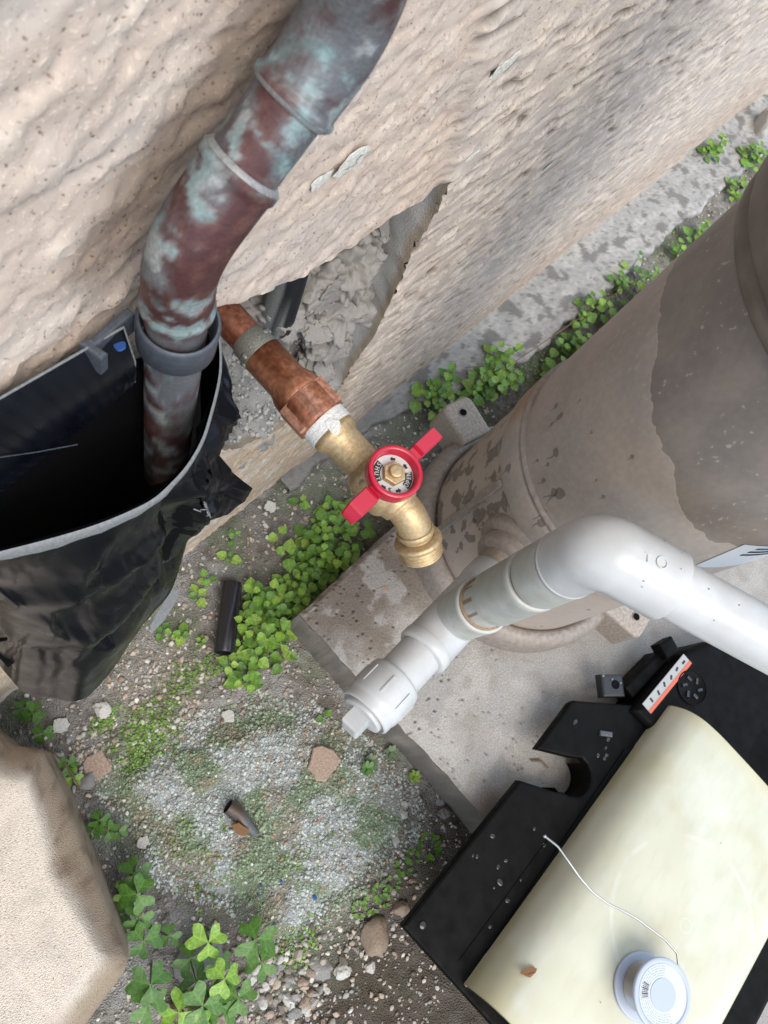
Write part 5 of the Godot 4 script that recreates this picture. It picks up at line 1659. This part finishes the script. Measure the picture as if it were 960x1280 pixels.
# ---------------------------------------------------------------- litter and stones on the ground
func build_litter() -> void:
	var chips := [
		[0.143, -0.165, 0.021, "stucco_chip", "large pink-beige stucco flake lying on the grey-green concrete patch", 301],
		[-0.024, 0.004, 0.017, "stucco_chip", "tilted tan stucco chip beside the sand coloured block", 302],
		[-0.120, -0.330, 0.0085, "pale_stone", "pale flat chip on the soil under the liner's flap", 303],
		[-0.081, 0.004, 0.009, "pale_stone", "white chip on the ground just below the liner's tip", 304],
		[0.032, -0.127, 0.009, "pale_stone", "pale flat pebble on the gravel's far edge above the rusty pipe bit", 306],
		[0.066, 0.020, 0.007, "pale_stone", "small white flake at the edge of the concrete patch near the clover", 307],
		[0.027, -0.28, 0.0045, "stucco_chip", "little tan chip on the slab's damp corner", 308],
	]
	for c in chips:
		var y: float = surface_y(c[0], c[1]) + 0.003
		if c[5] == 308:
			c[0] = 0.047
			c[1] = -0.335
			y = 0.0805
		solo("flat_chip", flake(c[5], 0.16, 13), M[c[3]], c[4], "chip", Transform3D(Basis.from_euler(Vector3(0.10, c[5] * 1.0, 0.08)).scaled_local(Vector3.ONE * c[2]), Vector3(c[0], y, c[1])))
	var stones := [
		[0.313, -0.085, 0.022, "tan_stone", "largest brown stone, half buried beside the concrete patch", 321, 0.55],
		[0.289, -0.232, 0.009, "grey_stone", "dark grey stone under the slab's corner", 322, 0.7],
		[0.276, -0.238, 0.007, "grey_stone", "second grey stone by the slab's corner", 323, 0.7],
		[0.291, -0.024, 0.015, "grey_stone", "flat grey slate pebble in the gravel near the clover", 324, 0.35],
		[0.312, -0.038, 0.010, "pale_stone", "pale oval pebble beside the flat slate pebble", 325, 0.6],
		[0.287, 0.018, 0.009, "pale_stone", "cream oval pebble in the gravel at the bottom edge", 326, 0.6],
		[0.300, 0.022, 0.008, "grey_stone", "blue-grey slate sliver in the bottom gravel", 327, 0.4],
		[0.071, 0.115, 0.03, "grey_stone", "dark stone behind the sand coloured block's edge", 328, 0.6],
		[0.228, 0.085, 0.034, "tan_stone", "mossy tan stone under the clover", 329, 0.6],
		[0.188, 0.052, 0.028, "grey_stone", "long dark slate piece under the clover leaves", 330, 0.3],
		[-0.064, -0.037, 0.012, "pale_stone", "crumbled lump of pale gravel under the liner's tip", 331, 0.6],
		[-0.055, 0.028, 0.010, "pale_stone", "pale stone against the block's corner", 332, 0.6],
		[-0.02, 0.022, 0.012, "grey_stone", "grey stone between block and tilted tan chip", 333, 0.5],
		[0.095, 0.058, 0.012, "pale_stone", "white stone showing under the small clover by the block", 334, 0.5],
		[0.265, -0.17, 0.006, "pale_stone", "white pebble near the right edge of the concrete patch", 335, 0.6],
		[0.245, -0.205, 0.006, "pale_stone", "white pebble on the concrete patch below the slab", 336, 0.6],
		[0.252, -0.195, 0.007, "pale_stone", "larger white pebble on the concrete patch below the slab", 337, 0.6],
		[-0.012, -0.812, 0.012, "stucco_chip", "tan chip between weeds and tank", 338, 0.4],
		[0.318, -0.125, 0.010, "tan_stone", "brown pebble in the dark soil beside the pump plate", 339, 0.6],
		[0.333, -0.062, 0.007, "pale_stone", "small white pebble in dark soil left of the pump's front", 340, 0.6],
	]
	for s in stones:
		var y: float = surface_y(s[0], s[1]) + s[2] * s[6] * 0.35
		solo("stone", rock(s[5], 2, 7, 0.35, Vector3(1, s[6], 0.8), s[5] % 3 != 0), M[s[3]], s[4], "stone", Transform3D(Basis(Vector3.UP, s[5] * 1.3).scaled_local(Vector3.ONE * s[2]), Vector3(s[0], y, s[1])))
	# loose larger gravel, singly
	var shapes := [rock(351, 1, 5, 0.3, Vector3(1, 0.6, 0.8), false), rock(352, 1, 6, 0.35, Vector3(1, 0.7, 0.9), true), rock(353, 2, 5, 0.3, Vector3(1, 0.5, 0.7), false)]
	var mats := [M.pale_stone, M.grey_stone, M.tan_stone, M.stucco_chip]
	var where := [[0.285, 0.01, 0.05, 34, "coarse pebble in the gravel heap by the clover's right", "pebbles of the bottom gravel"], [-0.04, -0.09, 0.06, 26, "small pale pebble in the gravel below the liner", "pebbles below the liner"], [0.31, -0.14, 0.05, 16, "small pebble in the dark soil beside the pump plate", "pebbles in the dark soil"]]
	for w in where:
		for k in w[3]:
			var q := Vector2(w[0] + rng.randfn() * w[2] * 0.5, w[1] + rng.randfn() * w[2] * 0.55)
			if q.x > 0.0 and q.y < -0.235 or q.x < -0.13:
				continue
			var r := rng.randf_range(0.0028, 0.0055) * (1.25 if w[3] == 34 and w[0] > 0.2 else 0.85)
			solo("pebble", shapes[rng.randi() % 3], mats[(rng.randi() % 2 + rng.randi() % 3) % 4], w[4], "pebble", Transform3D(Basis.from_euler(Vector3(rng.randf_range(-0.3, 0.3), rng.randf() * TAU, 0)).scaled_local(Vector3.ONE * r), Vector3(q.x, surface_y(q.x, q.y) + r * 0.3, q.y)), w[5])
	# offcut of black tube standing in the weeds: split, so it shows its hollow
	var o := thing("black_tube_offcut", "short offcut of shiny black tube lying beside the bright green weeds", "tube", Vector3(-0.05, 0.016, -0.196))
	var ax := turned(Vector3(0.060, 0.006, 0.068), Vector3.ZERO)
	part(o, "shell", lathe(bev([Vector2(0.0092, -0.042), Vector2(0.0110, -0.042), Vector2(0.0112, 0.040), Vector2(0.0095, 0.041), Vector2(0.0092, -0.041)], 0.0005), 32), M.shell_black, ax)
	part(o, "fold", box(0.004, 0.078, 0.004, 0.0012), M.shell_black, ax * Transform3D(Basis(Vector3.UP, 0.4), Vector3(0.005, 0, 0.0095)))
	part(o, "fold", box(0.003, 0.07, 0.003, 0.001), M.black_shiny, ax * Transform3D(Basis(Vector3.UP, 0.4), Vector3(-0.006, 0.002, 0.0092)))
	# rusty stub of pipe in the concrete patch
	var nr := noise(151, 70.0, 4)
	var rf := func(q: Vector3, _a: float, _s: float) -> Color: return Color(0.085, 0.045, 0.03).lerp(Color(0.17, 0.175, 0.18), smoothstep(-0.1, 0.25, nr.get_noise_3dv(q)))
	var rb := thing("rusty_pipe_stub", "broken stub of rusty grey pipe poking out of the concrete patch", "pipe", Vector3(0.12, 0.019, -0.064))
	part(rb, "tube", tube([Vector3(-0.020, 0.003, 0.002), Vector3(-0.008, 0.001, -0.001), Vector3(0.008, -0.001, 0.001), Vector3(0.022, -0.009, -0.001)], [0.0078, 0.0082, 0.0072, 0.0050], 9, false, rf), M.patina)
	part(rb, "hollow", tube([Vector3(-0.0202, 0.003, 0.002), Vector3(0.0, 0.0, 0), Vector3(0.015, -0.005, -0.001)], [0.0045], 20, true), M.black_inner)
	part(rb, "rust_scale", flake(361, 0.2, 11, 1.8), M.rust, Transform3D(Basis.from_euler(Vector3(0.9, 0.1, -0.2)).scaled_local(Vector3.ONE * 0.008), Vector3(0.006, 0.0035, 0.0075)))
	# blue plastic specks
	for q in [[0.196, -0.052], [0.19, -0.027], [0.185, -0.035], [0.236, -0.066], [0.222, -0.02]]:
		solo("blue_speck", rock(int(q[0] * 1000.0), 1, 4, 0.3, Vector3(1, 0.5, 0.8), true), M.blue_bit, "bright blue plastic speck on the concrete patch", "speck", Transform3D(Basis().scaled(Vector3.ONE * (0.0033 if q[0] > 0.23 else 0.0018)), Vector3(q[0], surface_y(q[0], q[1]) + 0.003, q[1])), "blue specks on the concrete patch")
	# white plastic thing at the far end of the wall
	var wb := rock(371, 3, 4, 0.2, Vector3(0.8, 1.0, 1.0), false)
	solo("white_lump", wb, M.pale_stone, "white rounded lump at the wall's far foot", "stone", Transform3D(Basis().scaled(Vector3.ONE * 0.032), Vector3(-0.085, 0.02, -1.60)))
	# dry stalks
	var stalks := [[Vector3(-0.06, 0.02, -0.70), Vector3(-0.04, 0.03, -0.90), Vector3(-0.03, 0.012, -1.02), "thin curved dry stalk on the footing beyond the weeds"], [Vector3(-0.12, 0.004, -0.29), Vector3(-0.09, 0.02, -0.27), Vector3(-0.07, 0.008, -0.25), "dry stalk on the soil left of the weeds"], [Vector3(-0.09, 0.004, -0.5), Vector3(-0.08, 0.03, -0.47), Vector3(-0.05, 0.006, -0.46), "dry stalk behind the tap on dark soil"], [Vector3(-0.085, 0.003, 0.03), Vector3(-0.05, 0.02, 0.02), Vector3(-0.015, 0.03, 0.03), "pale runner stem along the block's corner"]]
	for s in stalks:
		var pts := []
		for k in 13:
			var u := k / 12.0
			pts.append(s[0].lerp(s[1], u).lerp(s[1].lerp(s[2], u), u))
		solo("dry_stalk", tube(pts, [0.0007], 6), M.twig, s[3], "stalk")
	# twig seen through the pump's slot
	solo("twig", tube([Vector3(0.300, 0.0835, -0.325), Vector3(0.309, 0.085, -0.333), Vector3(0.320, 0.084, -0.334)], [0.001, 0.0012, 0.0007], 7), M.twig, "short brown twig on the slab inside the pump plate's slot", "twig")


# ---------------------------------------------------------------- plants
# a leaf lies along +z from the origin, its face up; w half width over length
func leaf_mesh(kind: int, sd: int) -> ArrayMesh:
	var r := RandomNumberGenerator.new()
	r.seed = sd
	var cup := r.randf_range(0.05, 0.16)
	var droop := r.randf_range(0.02, 0.22)
	return gridsurf(8, 6, func(a, b):
		var s := lerpf(-1, 1, b)
		var w := 0.0
		var z: float = a
		if kind == 0:  # ovate
			w = 0.44 * pow(sin(PI * pow(a, 0.66)), 0.9) if a < 0.999 else 0.0
		else:  # heart: notch at the end
			w = 0.60 * pow(smoothstep(0.0, 0.74, a), 0.7) * sqrt(maxf(0.0, 1.0 - pow(maxf(0.0, a - 0.62) / 0.42, 2.0) * 0.55))
			z = a - 0.22 * pow(1.0 - absf(s), 1.6) * smoothstep(0.55, 1.0, a)
		return Vector3(s * w, cup * absf(s) * w * 2.0 - droop * z * z + 0.03 * sin(z * 9.0) * absf(s), z)
	, NO, NO, false, true)


var leaf_shapes := []
var heart_shapes := []


func leaves_ready() -> void:
	for k in 5:
		leaf_shapes.append(leaf_mesh(0, 500 + k))
		heart_shapes.append(leaf_mesh(1, 520 + k))


func place_leaf(parent: Node, mesh: Mesh, m: Material, at: Vector3, yaw: float, tilt: float, size: float, called := "leaf") -> void:
	part(parent, called, mesh, m, Transform3D(Basis(Vector3.UP, yaw) * Basis(Vector3.RIGHT, tilt) * Basis().scaled(Vector3.ONE * size), at))


func weed(at: Vector3, h: float, size: float, label: String, group: String, tone: int, pairs := 3) -> void:
	var lean := Vector3(rng.randf_range(-0.3, 0.3), 1, rng.randf_range(-0.3, 0.3)) * h
	var t := thing("green_weed", label, "weed", at, group)
	part(t, "stem", tube([Vector3(0, -0.004, 0), lean * 0.5 + Vector3(0.001, 0, 0), lean], [0.0008, 0.0007, 0.0005], 6), M.stem)
	var yaw := rng.randf() * TAU
	for k in pairs:
		var p := lean * lerpf(1.0, 0.35, float(k) / maxf(1.0, pairs - 1))
		var s := size * lerpf(0.72, 1.1, float(k) / maxf(1.0, pairs - 1)) * rng.randf_range(0.7, 1.25)
		for e in 2:
			var a := yaw + PI * e + rng.randf_range(-0.25, 0.25)
			var m: Material = M["weed_leaf%d" % clampi(tone + (rng.randi() % 2 if k == 0 else rng.randi() % 3), 0, 3)]
			place_leaf(t, leaf_shapes[rng.randi() % 5], m, p + Vector3(sin(a), 0, cos(a)) * size * 0.12 * (k + 1), a, rng.randf_range(-0.18, 0.16), s)
		yaw += PI / 2 + rng.randf_range(-0.2, 0.2)


func build_weeds() -> void:
	leaves_ready()
	# the clump between the wall and the slab's corner
	var spots := []
	var band := [[-0.071, -0.436, 3], [-0.054, -0.395, 4], [-0.06, -0.355, 5], [-0.035, -0.33, 6], [-0.022, -0.295, 7], [-0.05, -0.30, 5], [-0.022, -0.262, 7], [-0.03, -0.235, 5], [-0.008, -0.225, 6], [-0.012, -0.195, 6], [0.008, -0.205, 4], [0.014, -0.185, 4], [-0.004, -0.25, 4], [-0.012, -0.33, 4], [-0.015, -0.37, 3]]
	var words := ["bright green weed in the clump beside the slab, small oval leaves"]
	for b in band:
		for k in b[2]:
			var q := Vector2(b[0] + rng.randfn() * 0.011, b[1] + rng.randfn() * 0.012)
			q.x = clampf(q.x, -0.12, 0.006 if q.y < -0.245 else 0.03)
			spots.append(q)
	for q in spots:
		if q.x > -0.002 and q.y < -0.236:
			q.x = -0.006
		weed(Vector3(q.x, surface_y(q.x, q.y), q.y), rng.randf_range(0.008, 0.050), rng.randf_range(0.0125, 0.0168), words[0], "weeds in the clump beside the slab", [0, 0, 1, 1, 2][rng.randi() % 5], 2 + rng.randi() % 2)
	var singles := [
		[-0.119, -0.263, 0.02, 0.011, "leafy seedling beside the wall, right of the liner's flap", 0], [-0.105, -0.25, 0.012, 0.013, "dark round leafed seedling left of the weed clump", 2], [-0.098, -0.212, 0.014, 0.012, "bright seedling under the liner's torn edge", 1],
		[-0.092, -0.19, 0.010, 0.013, "round leafed seedling between liner and black tube", 2], [-0.087, -0.135, 0.012, 0.012, "seedling peeping out below the liner's pale edge", 1], [-0.07, -0.15, 0.01, 0.010, "low seedling above the gravel near the liner", 1], [-0.10, -0.36, 0.012, 0.010, "small seedling close under the copper adapter", 0],
		[-0.076, -0.145, 0.012, 0.008, "tiny seedling in the gravel beside the black tube", 1], [0.109, -0.204, 0.016, 0.0085, "small green weed under the white plug", 1], [-0.05, -0.16, 0.01, 0.007, "tiny sprout left of the black tube's end", 0]]
	for s in singles:
		weed(Vector3(s[0], surface_y(s[0], s[1]), s[1]), s[2], s[3], s[4], "", s[5], 2)
	# along the footing, between wall and tank
	var rows := [[-0.087, -0.604, 10, 0.022, "pale green weed by the tank's near lug", "weeds by the tank lug"], [-0.060, -0.70, 20, 0.028, "pale green weed on the footing behind the tank's lug", "weeds behind the tank lug"], [-0.035, -0.90, 9, 0.03, "weed in the soil strip half way along the footing", "weeds half way along the footing"], [-0.022, -1.02, 8, 0.03, "low weed between footing and tank", "low weeds between footing and tank"], [-0.022, -1.22, 9, 0.03, "weed further along the footing's edge", "weeds far along the footing"], [-0.06, -1.50, 7, 0.03, "broad leafed weed at the footing's far end", "weeds at the far end"], [-0.115, -1.42, 6, 0.022, "weed tucked against the wall's far foot", "weeds against the wall's far foot"], [-0.026, -1.40, 6, 0.025, "light green weed near the tank's band at the far end", "weeds by the tank's band"], [0.0, -0.82, 6, 0.03, "small weed close against the tank's side", "weeds against the tank's side"]]
	for r in rows:
		for k in r[2]:
			var q := Vector2(r[0] + rng.randfn() * r[3] * 0.42, r[1] + rng.randfn() * r[3] * 0.9)
			q.x = maxf(q.x, -0.125)
			if q.x > -0.004 and q.y > -1.06:
				q.x = -0.006
			weed(Vector3(q.x, surface_y(q.x, q.y) + 0.006, q.y), rng.randf_range(0.015, 0.045), rng.randf_range(0.012, 0.018), r[4], r[5], 0 if rng.randf() < 0.6 else 1, 2 + rng.randi() % 2)
	# small succulent rosettes and sprouts at the slab's foot
	var ros := [[0.183, -0.211, "pale_leaf", "pale green rosette on the concrete patch below the white pipe"], [0.193, -0.234, "pale_leaf", "pale green rosette tucked against the slab's side"], [0.233, -0.236, "weed_leaf3", "yellow-green rosette at the slab's foot"], [0.185, -0.2, "clover_leaf3", "mossy rosette next to the pale one"]]
	for r in ros:
		var t := thing("rosette", r[3], "plant", Vector3(r[0], surface_y(r[0], r[1]) + 0.004, r[1]))
		for k in 7:
			place_leaf(t, heart_shapes[k % 5], M[r[2]], Vector3(0, 0.002 * (k % 2), 0), TAU * k / 7.0 + rng.randf() * 0.3, -0.35, rng.randf_range(0.0065, 0.009))
	var sp := [[0.299, -0.194, 0.010, "lone three-leafed sprout on dark soil below the slab's corner"], [0.292, -0.172, 0.006, "sprout on the dark soil at the patch's edge"], [0.29, -0.157, 0.007, "second sprout along the patch's right edge"], [0.293, -0.137, 0.006, "small sprout half way along the patch's right edge"], [0.287, -0.12, 0.006, "low sprout above the brown stone"], [0.29, -0.105, 0.007, "yellow-green sprout touching the brown stone"], [0.283, -0.092, 0.006, "lowest sprout left of the brown stone"], [0.298, -0.118, 0.005, "tiny sprout at the gravel's top"]]
	for s in sp:
		var t := thing("sprout", s[3], "plant", Vector3(s[0], surface_y(s[0], s[1]) + 0.002, s[1]))
		for k in 6:
			var a := TAU * k / 6.0 + rng.randf()
			place_leaf(t, heart_shapes[k % 5], M["weed_leaf%d" % (1 + k % 2)], Vector3(sin(a), 0.3 * (k % 2), cos(a)) * s[2] * 0.6, a, -0.2, s[2])
	# moss: tiny cushions of leaves
	var xf := []
	var cl := []
	for p in [[-0.018, -0.055, 0.028, 600], [-0.055, -0.03, 0.012, 160], [0.0, -0.03, 0.012, 150], [-0.03, -0.12, 0.02, 200], [-0.02, -0.16, 0.02, 120], [0.10, -0.01, 0.03, 50], [0.2, -0.09, 0.03, 50], [0.15, 0.0, 0.03, 70], [-0.035, -0.97, 0.08, 500], [-0.02, -0.8, 0.05, 400], [-0.02, -1.2, 0.08, 400], [0.26, -0.02, 0.02, 200]]:
		for k in p[3]:
			var q := Vector2(p[0] + rng.randfn() * p[2] * 0.45, p[1] + rng.randfn() * p[2] * 0.75)
			if q.x > 0.0 and q.y < -0.24 or q.x < -0.13:
				continue
			var s := rng.randf_range(0.0018, 0.0040)
			xf.append(Transform3D(Basis.from_euler(Vector3(rng.randf_range(-0.9, 0.2), rng.randf() * TAU, 0)).scaled_local(Vector3.ONE * s), Vector3(q.x, surface_y(q.x, q.y) + 0.001 + 0.0015 * rng.randf(), q.y)))
			var g := rng.randf_range(0.6, 1.5)
			cl.append(Color(g, g, g))
	M.moss.vertex_color_use_as_albedo = true
	multi(self, "moss", leaf_shapes[0], M.moss, xf, cl)


func clover(at: Vector3, tops: Array, label: String, group := "") -> void:
	# tops: [offset, leaflet size, tone, tilt yaw]
	var t := thing("clover_plant", label, "clover", at, group)
	for q in tops:
		var p: Vector3 = q[0]
		var yaw: float = q[3]
		part(t, "stem", tube([Vector3(p.x * 0.15, -0.003, p.z * 0.15), p * 0.55 + Vector3(0, 0.006, 0), p], [0.0011, 0.0009, 0.0007], 6), M.red_stem if int(q[2]) % 2 else M.stem)
		for k in 3:
			place_leaf(t, heart_shapes[(k + int(yaw * 3.0)) % 5], M["clover_leaf%d" % int(q[2])], p, yaw + TAU / 3 * k, rng.randf_range(-0.12, 0.28), q[1] * rng.randf_range(0.9, 1.1), "leaflet")


func build_clover() -> void:
	# big clover in the corner: each plant its own place, height and tone
	clover(Vector3(0.080, 0.0, 0.046), [[Vector3(0.0, 0.035, -0.002), 0.016, 0, 0.3], [Vector3(0.014, 0.05, 0.006), 0.018, 1, 1.4]], "dark clover pair against the block's edge, upper of the two")
	clover(Vector3(0.100, 0.0, 0.055), [[Vector3(0.012, 0.045, 0.010), 0.015, 1, 2.2], [Vector3(0.0, 0.03, 0.016), 0.012, 3, 0.8], [Vector3(-0.012, 0.03, 0.004), 0.013, 2, 0.1]], "shaded clover with a small reddish stem above the white stone")
	clover(Vector3(0.125, 0.0, 0.068), [[Vector3(0.004, 0.05, 0.006), 0.017, 3, 0.5], [Vector3(0.02, 0.04, -0.012), 0.011, 0, 2.0]], "blue-green clover leaning over the block's edge")
	clover(Vector3(0.172, 0.0, 0.030), [[Vector3(0.0, 0.065, 0.004), 0.0185, 2, 0.9], [Vector3(0.022, 0.05, 0.010), 0.013, 3, 2.4]], "bright yellow-green clover standing highest in the middle of the patch")
	clover(Vector3(0.205, 0.0, 0.040), [[Vector3(0.0, 0.07, 0.004), 0.0165, 2, 2.6]], "bright clover with folded leaves at the front of the patch")
	clover(Vector3(0.205, 0.0, 0.0), [[Vector3(0.004, 0.045, 0.002), 0.020, 1, 0.2], [Vector3(0.024, 0.04, 0.012), 0.017, 1, 1.3]], "broad mid green clover spreading onto the concrete patch")
	clover(Vector3(0.158, 0.0, 0.085), [[Vector3(0.0, 0.07, 0.006), 0.019, 0, 1.0], [Vector3(0.012, 0.06, 0.018), 0.017, 1, 2.5]], "dark green clover low beside the block's front corner")
	clover(Vector3(0.205, 0.0, 0.068), [[Vector3(0.004, 0.06, 0.004), 0.019, 3, 0.4], [Vector3(0.020, 0.05, -0.006), 0.018, 1, 1.9]], "large round leafed clover at the patch's lower right")
	clover(Vector3(0.232, 0.0, 0.045), [[Vector3(0.0, 0.05, 0.002), 0.017, 1, 2.9], [Vector3(-0.01, 0.04, 0.012), 0.014, 0, 0.7]], "dark clover at the patch's right edge over the gravel")
	clover(Vector3(0.196, 0.0, 0.09), [[Vector3(0.0, 0.06, 0.0), 0.018, 2, 1.6], [Vector3(0.022, 0.055, 0.0), 0.017, 2, 0.5]], "light green clover at the very bottom edge of the patch")
	clover(Vector3(0.175, 0.0, 0.055), [[Vector3(0.0, 0.04, 0.0), 0.016, 0, 0.0], [Vector3(0.02, 0.035, 0.01), 0.014, 0, 1.1]], "dark clover in the shade under the bright one")
	# small ones near the block's tip
	clover(Vector3(0.018, 0.0, 0.036), [[Vector3(0.0, 0.016, 0.0), 0.011, 1, 0.2], [Vector3(0.014, 0.015, 0.0), 0.010, 1, 1.2], [Vector3(0.004, 0.01, 0.012), 0.010, 0, 2.2]], "small clover on the concrete patch's left rim")
	clover(Vector3(-0.044, 0.0, 0.024), [[Vector3(0.0, 0.018, 0.0), 0.011, 1, 0.9], [Vector3(0.012, 0.014, 0.004), 0.010, 2, 0.0]], "small clover in front of the tilted tan chip")
	clover(Vector3(-0.085, 0.0, 0.022), [[Vector3(0.0, 0.018, 0.0), 0.011, 1, 0.5]], "small clover between the block and the liner's tip")
	clover(Vector3(-0.108, 0.0, 0.016), [[Vector3(0.0, 0.016, 0.0), 0.012, 1, 1.8], [Vector3(-0.01, 0.012, 0.004), 0.010, 0, 0.2]], "clover tucked against the wall behind the liner")
	clover(Vector3(0.04, 0.0, 0.03), [[Vector3(0.0, 0.012, 0.0), 0.0095, 3, 0.4]], "single pale clover leaf on the concrete patch")
